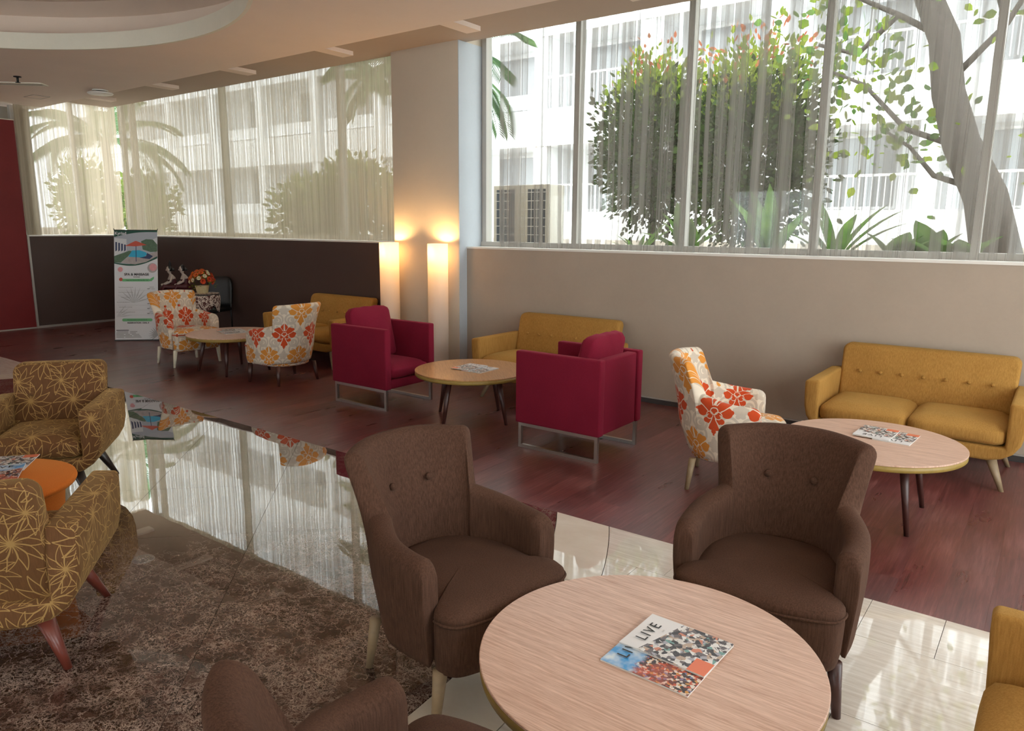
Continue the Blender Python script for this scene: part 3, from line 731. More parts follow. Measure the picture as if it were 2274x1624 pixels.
# ---- retro sofa / armchair family
def retro(name, loc, rot, half, nb, ncush, fab, legm, label, cat, group=None, depth=.40, zarm=.605, zback=.80, arm=.105, backfan=1.0, uvbox=False, legx=.595):
    r = empty(name, (loc[0], loc[1], 0), rot, label, cat, group); fin = []
    hi = half - arm
    prof = [(-half, zarm - .01), (-half + .001, .50), (-half + .004, .40), (-half + .020, .325), (-half + .058, .262), (-half + .115, .222), (-half + .20, .20)]
    prof = prof + [(-x, z) for x, z in prof[::-1]]
    inner = [(hi, zarm), (hi, .30), (-hi, .30), (-hi, zarm)]
    pts = prof + inner; n = len(pts)
    V = [(x, depth - .03 * (1 - min(1, z / .5)), z) for x, z in pts] + [(x, -depth + .06, z) for x, z in pts]
    F = [tuple(range(n)), tuple(range(n, 2 * n))[::-1]] + [(i, n + i, n + (i + 1) % n, (i + 1) % n) for i in range(n)]
    o = mesh('frame', V, F, fab, r, True); bevel(o, .022, 4, 35); fin.append(o)
    # back panel: rounded top corners, fans a little outwards, leans back
    hb = hi + .012; pr = []; rc = .055; zb = .24
    outline = [(-hb * .97, zb), (hb * .97, zb), (hb, zback - rc)] + [(hb - rc + rc * math.cos(a), zback - rc + rc * math.sin(a)) for a in np.linspace(.2, PI / 2, 5)] + \
              [(-hb + rc - rc * math.sin(a), zback - rc + rc * math.cos(a)) for a in np.linspace(0, PI / 2 - .2, 5)] + [(-hb, zback - rc)]
    def yb(z): return -depth + .245 - .16 * max(0, (z - .40) / .40)
    n = len(outline)
    V = [(x, yb(z), z) for x, z in outline] + [(x, yb(z) - .125 + .03 * (z - .3), z) for x, z in outline]
    F = [tuple(range(n))[::-1], tuple(range(n, 2 * n))] + [(i, (i + 1) % n, n + (i + 1) % n, n + i) for i in range(n)]
    brest = o = mesh('backrest', V, F, fab, r, True); bevel(o, .026, 4, 50); fin.append(o)
    sp = .148 if nb > 2 else .30
    for i in range(nb):
        bx = (i - (nb - 1) / 2) * sp; zb_ = .60
        o = lathe('button', [(.002, .010), (.009, .0085), (.0135, .004), (.0135, -.004)], fab, brest, 14); fin.append(o)
        o.matrix_local = Matrix.Translation((bx, yb(zb_) + .003, zb_)) @ Matrix.Rotation(rad(-68), 4, 'X')
    cw = 2 * hi / ncush
    for i in range(ncush):
        o = cushion('seat_cushion', -hi + cw * i + .004, -hi + cw * (i + 1) - .004, -depth + .20, depth - .012, .302, .425, fab, r, .028, .045); fin.append(o)
    for sx in (-1, 1):
        leg(r, (sx * (legx - .09), depth - .115, .21), (sx * legx, depth - .05, 0), .036, .016, legm)
        leg(r, (sx * (legx - .09), -depth + .17, .21), (sx * legx, -depth + .10, 0), .036, .016, legm)
    if uvbox:
        for o in fin: boxuv(o)
    return r
gS = 'mustard button-back sofas'
retro('button_sofa', (-7.46, 6.00), PI, .69, 7, 2, 'yellow_fabric', 'oak_leg', 'mustard button-back sofa farthest left, against the dark wall behind the damask chair', 'sofa', gS)
retro('button_sofa', (-3.995, 6.00), PI, .69, 7, 2, 'yellow_fabric', 'oak_leg', 'mustard button-back sofa between the two crimson chairs, just right of the lamps', 'sofa', gS)
retro('button_sofa', (-.765, 6.00), PI, .69, 7, 2, 'yellow_fabric', 'oak_leg', 'mustard button-back sofa at right against the taupe wall, both seat cushions in view', 'sofa', gS)
retro('button_sofa', (.345, 1.835), R90, .69, 7, 2, 'yellow_fabric', 'oak_leg', 'mustard sofa cut off by the right edge beside the nearest round table', 'sofa', gS)
gI = 'bronze leaf-pattern armchairs'
PH = rad(-38)
retro('leaf_armchair', (-5.06, 1.885), -R90 + PH, .375, 2, 1, 'leaf_fabric', 'black_leg', 'bronze leaf-pattern armchair facing us behind the orange drum table', 'armchair', gI, .37, .60, .79, .115, uvbox=True, legx=.285)
retro('leaf_armchair', (-3.315, .998), R90 + PH, .375, 2, 1, 'leaf_fabric', 'red_leg', 'bronze leaf-pattern armchair seen from behind at the left edge', 'armchair', gI, .37, .60, .79, .115, uvbox=True, legx=.285)

# ---- crimson box chairs
def crimson(loc, rot, label):
    r = empty('box_armchair', (loc[0], loc[1], 0), rot, label, 'armchair', 'crimson box armchairs'); d = .375; hw = .33; f = 'crimson_fabric'
    for sx in (-1, 1):
        a, b2 = sorted((sx * (hw - .075), sx * hw)); o = box('arm', a, b2, -d, d, .20, .765, f, r, .014, 3)
        # welded sled frame
        xs0 = sx * (hw - .03) - .0125; t = .026; bm = bmesh.new()
        for y0, y1, z0, z1 in ((-d + .02, d - .02, 0, t), (-d + .02, d - .02, .20 - t, .20), (-d + .02, -d + .02 + t, t, .20 - t), (d - .02 - t, d - .02, t, .20 - t)):
            q = bmesh.ops.create_cube(bm, size=1)['verts']
            for v in q: v.co = Vector((xs0 + (v.co.x + .5) * t, y0 + (v.co.y + .5) * (y1 - y0), z0 + (v.co.z + .5) * (z1 - z0)))
        from_bm('sled_leg', bm, 'steel', r)
    box('backrest', -hw + .083, hw - .083, -d + .012, -d + .10, .20, .755, f, r, .014, 3)
    box('seat_base', -hw + .078, hw - .078, -d + .10, d - .02, .20, .285, f, r, .012, 3)
    cushion('seat_cushion', -hw + .08, hw - .08, -d + .11, d - .005, .286, .405, f, r, .03, .04)
    o = cushion('back_cushion', -.252, .252, -.085, .085, -.235, .235, f, r, .03, .045)
    for v in o.data.vertices:      # fuller in the middle, soft ears at the corners
        u, z = v.co.x / .252, v.co.z / .235; v.co.y *= .72 + .45 * (1 - u * u) * (1 - z * z)
        v.co.z += .012 * abs(u) ** 4 * (1 if z > 0 else -1) + .004 * math.sin(u * 11) * (z > .7)
    o.matrix_local = Matrix.Translation((0, -.165, .655)) @ Matrix.Rotation(rad(13), 4, 'X')
    return r
crimson((-5.25, 4.945), -R90, 'crimson box armchair left of the honey table, open side facing us')
crimson((-2.93, 4.815), R90, 'crimson box armchair right of the honey table, its back towards us')

# ---- round tables
def table(loc, rot, legm, top, label, diag=.385):
    r = empty('round_table', (loc[0], loc[1], 0), rot, label, 'table', 'round coffee tables'); R_ = .503
    lathe('tabletop', [(R_ - .001, .4405), (R_ + .0005, .4425), (R_ + .0005, .449), (R_ - .002, .4505)], top, r, 96, smooth=False)
    lathe('edge_band', [(R_ - .020, .404), (R_ - .008, .406), (R_ - .001, .412), (R_ - .001, .4405)], 'table_edge', r, 96)
    for a in (45, 135, 225, 315):
        c, s_ = math.cos(rad(a)), math.sin(rad(a)); leg(r, (c * diag * .78, s_ * diag * .78, .409), (c * diag, s_ * diag, 0), .027, .0135, legm)
    return r
table((-7.735, 4.90), 0, 'dark_leg', 'table_top', 'far round walnut table between two damask armchairs', .40)
table((-4.125, 4.945), rad(45), 'dark_leg', 'table_top_honey', 'round honey-toned table between the two crimson chairs')
table((-.815, 4.735), 0, 'dark_leg', 'table_top', 'round walnut table in front of the right-hand mustard sofa', .385)
table((-.865, 1.853), 0, 'dark_leg', 'table_top', 'nearest large round walnut table at the bottom of the picture')

# ---- orange drum table
dr = empty('drum_table', (-4.115, 1.205, 0), 0, 'orange felt drum table holding magazines between the leaf-pattern armchairs', 'drum table')
lathe('drum_body', [(.30, 0), (.31, .01), (.345, .40), (.35, .418)], 'orange_fabric', dr, 64)
lathe('drum_top', [(.37, .412), (.395, .416), (.402, .430), (.398, .444), (.385, .450)], 'orange_fabric', dr, 64)

# ---- magazines
def covermat(name, kind):
    m, g, b = newmat(name); uv = g.coord('UV'); u, v, _ = g.xyz(uv)
    n = g.noise(uv, 26, 3, .6, 1.2); n2 = g.noise(uv, 55, 2, .6, .5); col3 = g.noise(uv, 17, 2, .5, out='Color')
    vor = g.nt.nodes.new('ShaderNodeTexVoronoi'); g.put(vor.inputs['Vector'], uv); vor.inputs['Scale'].default_value = 70 if kind == 0 else 120
    if kind == 0:     # market stall: white head, jumble of grey, teal and coral things below
        cr, _, _ = g.xyz(vor.outputs['Color'])
        pic = g.ramp(cr, [(0, (.05, .05, .06)), (.24, (.70, .68, .66)), (.42, (.16, .14, .15)), (.55, (.50, .38, .30)), (.66, (.80, .79, .78)), (.80, (.18, .36, .34)), (.86, (.62, .24, .16)), (.92, (.40, .40, .46))], 'CONSTANT')
        pic = g.mix(g.m('GREATER_THAN', n2, .60), pic, (.09, .08, .09))
        corner = g.m('MULTIPLY', g.m('LESS_THAN', v, .055), g.m('LESS_THAN', u, .07)); pic = g.mix(corner, pic, (.78, .20, .10))
        head = g.m('GREATER_THAN', g.m('ADD', v, g.m('MULTIPLY', u, .25)), .215)
        c = g.mix(head, pic, (.78, .77, .78))
    else:             # festival crowd under blue sky
        sky = g.mix(g.ramp(g.noise(uv, 11, 3, .6), [(.42, 0), (.62, 1)]), (.06, .32, .68), (.66, .74, .80))
        cr, _, _ = g.xyz(vor.outputs['Color'])
        crowd = g.ramp(cr, [(0, (.04, .035, .04)), (.30, (.72, .58, .48)), (.42, (.10, .06, .06)), (.58, (.55, .10, .05)), (.74, (.80, .74, .68)), (.84, (.20, .22, .40)), (.90, (.62, .30, .08))], 'CONSTANT')
        crowd = g.mix(g.m('GREATER_THAN', n2, .62), crowd, (.05, .04, .045))
        red = g.ramp(g.noise(uv, 9, 2, .5), [(.45, 0), (.60, 1)]); crowd = g.mix(g.m('MULTIPLY', red, .6), crowd, (.66, .12, .06))
        c = g.mix(g.ramp(g.m('ADD', v, g.m('MULTIPLY', g.m('SUBTRACT', n, .5), .06)), [(.165, 0), (.185, 1)]), crowd, sky)
    g.put(b.inputs['Base Color'], c); b.inputs['Roughness'].default_value = .3; return m
MT['cover_market'] = covermat('market magazine cover', 0); MT['cover_crowd'] = covermat('festival magazine cover', 1)
MT['paper'] = plain('paper', (.75, .74, .72), .7); MT['ink'] = plain('dark ink', (.03, .03, .03), .5); MT['ink_grey'] = plain('grey ink', (.35, .35, .35), .6)
def magazine(c, ang, z, kind, label, group, w_=.205, h_=.275, curl=.004, cname=None):
    """ang: direction of reading (degrees)."""
    r = empty('magazine', (c[0], c[1], z), rad(ang), label, 'magazine', group)
    box('pages', -w_ / 2, w_ / 2, -h_ / 2, h_ / 2, 0, .0045, 'paper', r)
    nx, ny = 8, 10; V = []; UV = []; F = []
    for j in range(ny + 1):
        for i in range(nx + 1):
            x, y = i / nx, j / ny; V.append((-w_ / 2 - .0005 + x * (w_ + .001), -h_ / 2 - .0005 + y * (h_ + .001), .0048 + curl * (x ** 2) * .6 + .001 * math.sin(3 * y))); UV.append((x * w_, y * h_))
    for j in range(ny):
        for i in range(nx): a = j * (nx + 1) + i; F.append((a, a + 1, a + nx + 2, a + nx + 1))
    cov = mesh('cover', V, F, 'cover_market' if kind == 0 else 'cover_crowd', r, True, UV)
    zt = .0066 + curl * .45
    lettering('LIVE', .050, 'ink', cov, Matrix.Translation((.0, h_ / 2 - .045, zt)) @ Matrix.Rotation(rad(0), 4, 'X'), .0003, 1.25)
    if kind == 0: lettering('music  market  issue' if False else 'LIVE', .008, 'ink_grey', cov, Matrix.Translation((.03, h_ / 2 - .078, zt)))
    return r
gm = 'magazines on the nearest table'
magazine((-.818, 1.830), 88.5, .4508, 1, 'festival-crowd magazine with blue sky lying lower on the nearest table', gm)
magazine((-.812, 1.935), 87.3, .4570, 0, 'white-headed market-stall magazine on top on the nearest table', gm, curl=.006)
gm = 'magazines on the right table'
magazine((-.705, 4.87), 176.5, .4508, 0, 'right of the two overlapping magazines on the table by the right-hand sofa', gm)
magazine((-.820, 4.885), 177, .4572, 0, 'left, upper magazine on the table by the right-hand sofa', gm)
gm = 'magazines on the honey table'
magazine((-4.04, 4.96), 1, .4508, 0, 'right of the two magazines on the honey table', gm)
magazine((-4.17, 4.965), 1, .4572, 0, 'left, upper magazine on the honey table', gm)
gm = 'magazines on the far table'
magazine((-7.72, 4.93), -16, .4508, 0, 'right of the two magazines on the far walnut table', gm)
magazine((-7.86, 4.96), -16, .4572, 0, 'left, upper magazine on the far walnut table', gm)
gm = 'magazines on the drum table'
magazine((-4.33, 1.40), -126, .4508, 0, 'upside-down market-stall magazine on the far side of the orange drum table', gm)
magazine((-4.17, 1.29), 62, .4572, 1, 'blue-sky festival magazine on the near side of the orange drum table', gm)

# ---- tube lamps
def lampmat():
    m, g, b = newmat('opal acrylic')
    d = g.node('ShaderNodeBsdfDiffuse', i_Color=(.80, .76, .72)); t = g.node('ShaderNodeBsdfTranslucent', i_Color=(.86, .80, .74))
    s1 = g.nt.nodes.new('ShaderNodeMixShader'); s1.inputs[0].default_value = .5; g.put(s1.inputs[1], d); g.put(s1.inputs[2], t); g.shader(s1.outputs[0]); return m
MT['opal'] = lampmat(); MT['bulb'] = plain('lit bulb', (1, .8, .5), .5, emit=(1, .62, .25), estr=25)
def lamp(xc, yc, label):
    r = empty('tube_lamp', (xc, yc, 0), 0, label, 'floor lamp', 'opal tube floor lamps')
    lathe('shade', [(.115, .03), (.115, 1.50), (.111, 1.50), (.111, .03)], 'opal', r, 40, cap=(False, False))
    lathe('base', [(.118, 0), (.120, .004), (.120, .03), (.10, .034)], 'white_plastic', r, 40)
    lathe('bulb', [(.004, 1.335), (.02, 1.345), (.028, 1.37), (.022, 1.395), (.012, 1.41), (.004, 1.412)], 'bulb', r, 16)
    tube('stem', [(0, 0, .03), (0, 0, 1.335)], .008, 'white_plastic', r, 8)
    ld = bpy.data.lights.new('lamp_light', 'POINT'); ld.energy = 10; ld.color = (1, .60, .24); ld.shadow_soft_size = .03
    lo = bpy.data.objects.new('lamp_light', ld); link(lo, r); lo.location = (0, 0, 1.44)
lamp(-6.44, 6.20, 'left opal tube lamp glowing against the column')
lamp(-5.665, 6.20, 'right opal tube lamp glowing at the column corner')

# ---- roll banner
MT['vinyl_white'] = plain('banner vinyl', (.72, .73, .76), .45); MT['banner_green'] = plain('banner dark green', (.012, .085, .055), .5)
MT['banner_lime'] = plain('banner light green', (.16, .50, .22), .5); MT['p_sky'] = plain('print pale sky', (.42, .46, .52), .5); MT['p_bldg'] = plain('print pale building', (.66, .68, .70), .5)
MT['p_pool'] = plain('print pool blue', (.03, .42, .66), .4); MT['p_red'] = plain('print parasol red', (.60, .10, .06), .5); MT['p_green'] = plain('print foliage', (.09, .16, .10), .5, noise=.5, nscale=30)
MT['p_stone'] = plain('print paving', (.42, .37, .36), .5, noise=.3, nscale=30); MT['p_dark'] = plain('print dark blue', (.03, .05, .13), .5); MT['p_pink'] = plain('print pink', (.72, .33, .35), .5, noise=.2, nscale=30); MT['p_grey'] = plain('print pale grey leaf', (.50, .51, .53), .5)
bl, br = Vector((-11.083, 5.109, 0)), Vector((-10.640, 5.527, 0)); bw = (br - bl).length
bn = empty('roll_up_banner', bl, math.atan2((br - bl).y, (br - bl).x), 'white spa and massage roll-up banner with pool photo standing by the wall', 'banner')
bn.rotation_euler = (rad(-11), 0, math.atan2((br - bl).y, (br - bl).x))
BH = 1.63
def BX(X, Y): return ((X - 183 - (Y - 128) * .009) / 507 * bw, BH - (Y - 128) / 1317 * (BH - .012))
sheet = box('print_sheet', .0, bw, -.001, .001, .012, BH, 'vinyl_white', bn)
_lay = [0]
def flat(name, pts, mat):
    _lay[0] += 1; y = -.0016 - .00012 * _lay[0]
    P_ = [BX(*p) for p in pts]; V = [(x, y, z) for x, z in P_]
    return mesh(name, V, [tuple(range(len(V)))], mat, sheet)
crv = lambda x0, y0, x1, y1, bow, n=14: [(x0 + (x1 - x0) * i / n, y0 + (y1 - y0) * i / n + bow * math.sin(PI * i / n)) for i in range(n + 1)]
flat('print_band', [(185, 130), (690, 130), (690, 465)] + crv(690, 465, 187, 530, 55)[1:], 'banner_green')
flat('print_photo', crv(186, 212, 690, 150, -22) + crv(690, 440, 187, 515, 52), 'p_sky')
flat('print_building', [(187, 222), (330, 235), (330, 380), (187, 440)], 'p_bldg'); flat('print_building', [(690, 215), (600, 250), (600, 330), (690, 330)], 'p_bldg')
for i in range(4): flat('print_window', [(200 + i * 34, 270 + i * 10), (220 + i * 34, 272 + i * 10), (220 + i * 34, 370), (200 + i * 34, 385)], 'p_dark')
flat('print_foliage', [(187, 440), (300, 400), (360, 375), (395, 380), (350, 440), (260, 520), (187, 515)], 'p_green'); flat('print_foliage', [(500, 260), (560, 235), (640, 240), (690, 300), (690, 385), (610, 390), (520, 360)], 'p_green')
flat('print_paving', [(260, 520), (350, 450), (480, 450), (690, 380), (690, 440), (560, 510), (430, 540)], 'p_stone')
flat('print_pool', [(395, 372), (480, 368), (560, 395), (570, 425), (520, 458), (350, 448)], 'p_pool'); flat('print_edge', [(570, 400), (640, 440), (600, 475), (480, 460), (560, 440)], 'p_dark')
flat('print_parasol', [(312, 318), (430, 258), (445, 258), (568, 305), (440, 322)], 'p_red'); flat('print_pole', [(437, 320), (445, 320), (447, 505), (439, 505)], 'p_dark')
flat('print_seal', [(257 + 30 * math.cos(a), 600 + 30 * math.sin(a)) for a in np.linspace(0, 2 * PI, 20)[:-1]], 'p_pink')
flat('print_round', [(632 + 58 * math.cos(a), 582 + 58 * math.sin(a)) for a in np.linspace(0, 2 * PI, 24)[:-1]], 'p_stone'); flat('print_rose', [(640 + 44 * math.cos(a), 575 + 44 * math.sin(a)) for a in np.linspace(0, 2 * PI, 24)[:-1]], 'p_pink')
def pill(x0, x1, yc, h): return [(x0 + h * math.cos(a), yc + h * math.sin(a)) for a in np.linspace(PI / 2, 3 * PI / 2, 8)] + [(x1 + h * math.cos(a), yc + h * math.sin(a)) for a in np.linspace(-PI / 2, PI / 2, 8)]
flat('print_pill', pill(290, 590, 729, 16), 'banner_lime'); flat('print_leaf', [(590, 742), (610, 710), (652, 686), (648, 715), (620, 742)], 'banner_lime'); flat('print_flower', [(264 + 22 * math.cos(a), 720 + 22 * math.sin(a)) for a in np.linspace(0, 2 * PI, 14)[:-1]], 'p_red')
flat('print_pill', pill(295, 615, 1207, 17), 'banner_lime')
def frond(cx, cy, n, L, a0, a1, mat, wd=9):
    for i in range(n):
        a = a0 + (a1 - a0) * i / (n - 1); ex, ey = cx + L * math.cos(a), cy - L * math.sin(a); mx, my = (cx + ex) / 2, (cy + ey) / 2
        flat('print_frond', [(cx, cy), (mx + wd * math.sin(a), my + wd * math.cos(a)), (ex, ey), (mx - wd * math.sin(a), my - wd * math.cos(a))], mat)
frond(420, 1000, 9, 200, .3, 2.7, 'p_grey', 8); frond(210, 1170, 4, 190, .1, .9, 'p_grey', 5)
frond(700, 1392, 11, 118, 1.15, 3.75, 'ink_grey', 6)
def btext(body, X, Y, size, mat='ink', bold=.0, space=1.0):
    _lay[0] += 1; x, z = BX(X, Y)
    return lettering(body, size, mat, sheet, Matrix.Translation((x, -.0018 - .00012 * _lay[0], z)) @ Matrix.Rotation(R90, 4, 'X'), bold, space)
btext('Kyriad', 262, 168, .062, 'vinyl_white', .0012); btext('SPA & MASSAGE', 448, 661, .049, 'ink', .0014); btext('PACKAGE', 448, 692, .020, 'ink', .0006)
btext('Happy Hour Discount 20% Every Mon - Sat', 452, 729, .0175, 'ink', .0003); btext('Price Nett inclusive of 21% Service & Tax', 456, 1207, .0165, 'ink', .0003); btext('RESERVATION : DIAL 0', 466, 1243, .030, 'ink', .001)
rows = ['TRADITIONAL MASSAGE 60\'', 'TRADITIONAL MASSAGE 90\'', 'BODY SCRUB 60\'', 'SPA PACKAGE MASSAGE + SCRUB', 'BALINESE SPA PACKAGE', 'FOOT REFLEXOLOGY MASSAGE 60\'']
for i, t_ in enumerate(rows):
    Y = 816 + i * 59.5; btext(t_, 322, Y, .0165, 'ink_grey', .0003); btext('NETT', 592, Y + 18, .0185, 'ink', .0006); flat('print_microtext', [(618, Y + 12), (660, Y + 12), (660, Y + 24), (618, Y + 24)], 'p_grey'); flat('print_microtext', [(600, Y - 8), (650, Y - 8), (650, Y + 3), (600, Y + 3)], 'p_grey')
    flat('print_rule', [(232, Y + 34), (672, Y + 34), (672, Y + 36.5), (232, Y + 36.5)], 'p_grey')
for i, chunks in enumerate((((212, 356),), ((222, 350), (372, 456)), ((212, 350), (372, 440)), ((212, 300), (318, 370), (392, 480)), ((212, 396), (410, 492)), ((212, 300), (316, 505)))):
    for c0, c1 in chunks: flat('print_microtext', [(c0, 1327 + i * 16.5), (c1, 1327 + i * 16.5), (c1, 1335 + i * 16.5), (c0, 1335 + i * 16.5)], 'ink' if i == 0 else 'ink_grey')
tube('crossbar', [(0, -.004, BH), (bw, -.004, BH)], .006, 'black_metal', bn, 8); 
for xx in (-.006, bw + .006): tube('corner_rod', [(xx + (.02 if xx < 0 else -.02), .01, BH - .03), (xx, 0, BH + .025)], .005, 'black_metal', bn, 6)
box('foot_rail', -.004, bw + .004, -.012, .012, .0, .014, 'black_metal', bn); tube('rear_strut', [(bw / 2, .005, BH - .05), (bw / 2, .12, .9), (bw / 2, .46, .092)], .007, 'black_metal', bn, 8)
for xx in (.08, bw - .08): tube('rear_foot', [(bw / 2, .22, .45), (xx, .44, .089)], .006, 'black_metal', bn, 8)

# ---- side table with cloth, basket of flowers, figurines, black chair
TX, TY = -9.80, 5.82
st = empty('side_table', (TX, TY, 0), 0, 'small dark side table hidden under the batik cloth by the dark wall', 'table')
lathe('tabletop', [(.19, .70), (.195, .704), (.195, .722), (.19, .726)], 'black_leg', st, 40)
leg(st, (0, 0, .70), (0, 0, .03), .04, .035, 'black_leg', 'pedestal'); lathe('foot', [(.17, 0), (.17, .015), (.05, .035)], 'black_leg', st, 30)
R_ = []
for k_ in range(9):      # square cloth: corners hang lowest, one of them to the front
    t = k_ / 8; row = []
    for j in range(72):
        a = 2 * PI * j / 72; corner = max(abs(math.cos(a - .85)), abs(math.sin(a - .85))) ** 3
        if t < .4: rr_, zz_ = .02 + (.198 - .02) * t / .4, .7282
        else:
            q = (t - .4) / .6; rr_ = .201 + .006 * math.sin(9 * a) * q - .03 * q * q; zz_ = .7275 - q * (.10 + .17 * corner)
        row.append((rr_ * math.cos(a), rr_ * math.sin(a), zz_))
    R_.append(row)
cl = rings('table_cloth', R_, 'batik', None, cap=(True, False)); cl.location = (TX, TY, 0); tag(cl, 'batik-print cloth hanging over the small side table', 'tablecloth')
bk = empty('flower_basket', (TX - .005, TY - .035, .729), 0, 'cream wicker basket of orange artificial flowers on the batik cloth', 'flower basket'); bk.scale = (.76, .76, .76)
MT['wicker'] = plain('cream wicker', (.62, .50, .28), .7, noise=.25, nscale=50); MT['petal_orange'] = plain('orange petals', (.74, .18, .035), .6, noise=.3, nscale=40); MT['petal_deep'] = plain('deep orange petals', (.62, .075, .02), .6, noise=.3, nscale=40); MT['petal_cream'] = plain('cream petals', (.78, .70, .48), .6)
R_ = [[(r_ * (1 + .035 * math.cos(20 * 2 * PI * j / 80)) * math.cos(2 * PI * j / 80), r_ * (1 + .035 * math.cos(20 * 2 * PI * j / 80)) * math.sin(2 * PI * j / 80), z_) for j in range(80)] for r_, z_ in ((.085, 0), (.09, .005), (.105, .06), (.12, .135), (.124, .142), (.115, .142))]
rings('basket', R_, 'wicker', bk)
def flower_mesh(mat, npet=9, layers=3, R0=.045):
    V = []; F = []
    for L_ in range(layers):
        rr = R0 * (1 - .28 * L_); tilt = .25 + .45 * L_
        for i in range(npet):
            a = 2 * PI * (i + .5 * L_) / npet; d = Vector((math.cos(a), math.sin(a), 0)); s_ = Vector((-d.y, d.x, 0)); b0 = len(V)
            up = Vector((0, 0, 1)); t1 = (d * math.cos(tilt) + up * math.sin(tilt))
            for q in (d * .004, t1 * rr * .6 + s_ * rr * .30, t1 * rr + up * .006, t1 * rr * .6 - s_ * rr * .30): V.append(q + up * .004 * L_)
            F += [(b0, b0 + 1, b0 + 2, b0 + 3)]
    o = mesh('flower', V, F, mat, None, True); me = o.data; bpy.data.objects.remove(o); return me
fm = [flower_mesh('petal_orange'), flower_mesh('petal_deep', 10, 4), flower_mesh('petal_cream', 12, 4, .034)]
for i in range(30):
    a = 2.4 * i; t = (i + .5) / 30; ph = math.acos(1 - 1.05 * t); d = Vector((math.sin(ph) * math.cos(a), math.sin(ph) * math.sin(a), math.cos(ph)))
    o = bpy.data.objects.new('flower', fm[[0, 1, 0, 2, 1][i % 5]]); link(o, bk)
    o.matrix_local = Matrix.Translation(Vector((0, 0, .22)) + Vector((d.x * .20, d.y * .20, d.z * .20))) @ d.to_track_quat('Z', 'Y').to_matrix().to_4x4() @ Matrix.Scale(1.3, 4)
V = []; F = []
for i in range(150):
    a = random.uniform(0, 2 * PI); ph = random.uniform(.2, 2.0); d = Vector((math.sin(ph) * math.cos(a), math.sin(ph) * math.sin(a), math.cos(ph) * .9)); p = Vector((0, 0, .19)) + d * random.uniform(.10, .24)
    s_ = d.orthogonal().normalized(); s_.rotate(Matrix.Rotation(random.uniform(0, 6), 3, d)); l_ = random.uniform(.03, .06); b0 = len(V)
    for q in (p, p + d * l_ * .5 + s_ * l_ * .25, p + d * l_, p + d * l_ * .5 - s_ * l_ * .25): V.append(q)
    F.append((b0, b0 + 1, b0 + 2, b0 + 3))
o = mesh('foliage', V, F, 'leaf_lime', bk); o['kind'] = 'stuff'
MT['skin_white'] = plain('white glazed figure', (.66, .56, .50), .4); MT['dark_red'] = plain('dark red glaze', (.09, .012, .018), .4); MT['hair_black'] = plain('black glaze', (.012, .01, .01), .35)
def capsule_chain(segs, n=12):
    """segs: list of chains [(p, r), ...] joined in one mesh by overlapping tubes with round ends"""
    V = []; F = []
    for ch in segs:
        path = [Vector(p) for p, _ in ch]; rr = [r for _, r in ch]
        d0 = (path[0] - path[1]).normalized(); d1 = (path[-1] - path[-2]).normalized()
        path = [path[0] + d0 * rr[0] * .9] + [path[0] + d0 * rr[0] * .5] + path + [path[-1] + d1 * rr[-1] * .5, path[-1] + d1 * rr[-1] * .9]; rr = [rr[0] * .3, rr[0] * .8] + rr + [rr[-1] * .8, rr[-1] * .3]
        v, f = tubeV(path, rr, n); b0 = len(V); V += v; F += [tuple(i + b0 for i in q) for q in f]
    return V, F
def figurine(loc, rot, crown, label):
    r = empty('seated_figurine', loc, rot, label, 'figurine', 'pair of seated figurines')
    # seated, leaning forward, hands on knees; faces local +Y
    body = [[((0, -.02, .05), .055), ((0, -.01, .12), .048), ((0, .01, .19), .058), ((0, .015, .235), .030), ((0, .03, .275), .022)],
            [((0, .032, .29), .030), ((0, .042, .315), .036), ((0, .04, .345), .030)],
            [((.055, .012, .215), .022), ((.085, .03, .145), .018), ((.06, .115, .10), .014), ((.045, .15, .095), .013)],
            [((-.055, .012, .215), .022), ((-.085, .03, .145), .018), ((-.06, .115, .10), .014), ((-.045, .15, .095), .013)],
            [((0, .075, .315), .010), ((0, .070, .322), .007)]]
    V, F = capsule_chain(body); mesh('body', V, F, 'skin_white', r, True)
    cl_ = [[((0, -.02, .02), .075), ((0, -.02, .06), .068)], [((.045, .0, .055), .050), ((.05, .13, .07), .040), ((.05, .15, .02), .034)], [((-.045, .0, .055), .050), ((-.05, .13, .07), .040), ((-.05, .15, .02), .034)], [((0, -.01, .09), .057), ((0, .0, .145), .055), ((0, .008, .17), .059)]]
    V, F = capsule_chain(cl_); mesh('clothing', V, F, 'dark_red', r, True)
    hr = [[((0, .022, .315), .034), ((0, .025, .35), .035), ((0, .02, .368), .026)], [((0, -.012, .325), .024), ((0, -.03, .315), .02)]]
    if crown: hr += [[((0, .02, .38), .024), ((0, .018, .42), .02), ((0, .018, .44), .008), ((0, .018, .46), .005)]]
    V, F = capsule_chain(hr); mesh('hair', V, F, 'hair_black', r, True)
FGX, FGY = -10.88, 6.04
ped = empty('figurine_stand', (FGX + .02, FGY - .02, 0), rad(65), 'low black cabinet carrying the two figurines behind the damask armchair', 'cabinet')
box('cabinet_body', -.19, .19, -.125, .125, .02, .66, 'black_leg', ped, .006); box('cabinet_top', -.21, .21, -.145, .145, .66, .69, 'black_leg', ped, .005); box('cabinet_plinth', -.17, .17, -.11, .11, 0, .02, 'black_leg', ped)
figurine((FGX - .045, FGY - .075, .69), rad(155), True, 'taller white-faced seated figurine with a tall crown')
figurine((FGX + .03, FGY + .085, .69), rad(155), False, 'smaller white-faced seated figurine with a round bun')
bc = empty('visitor_chair', (-10.13, 6.10, 0), rad(205), 'black padded chair standing behind the batik-covered table', 'chair')
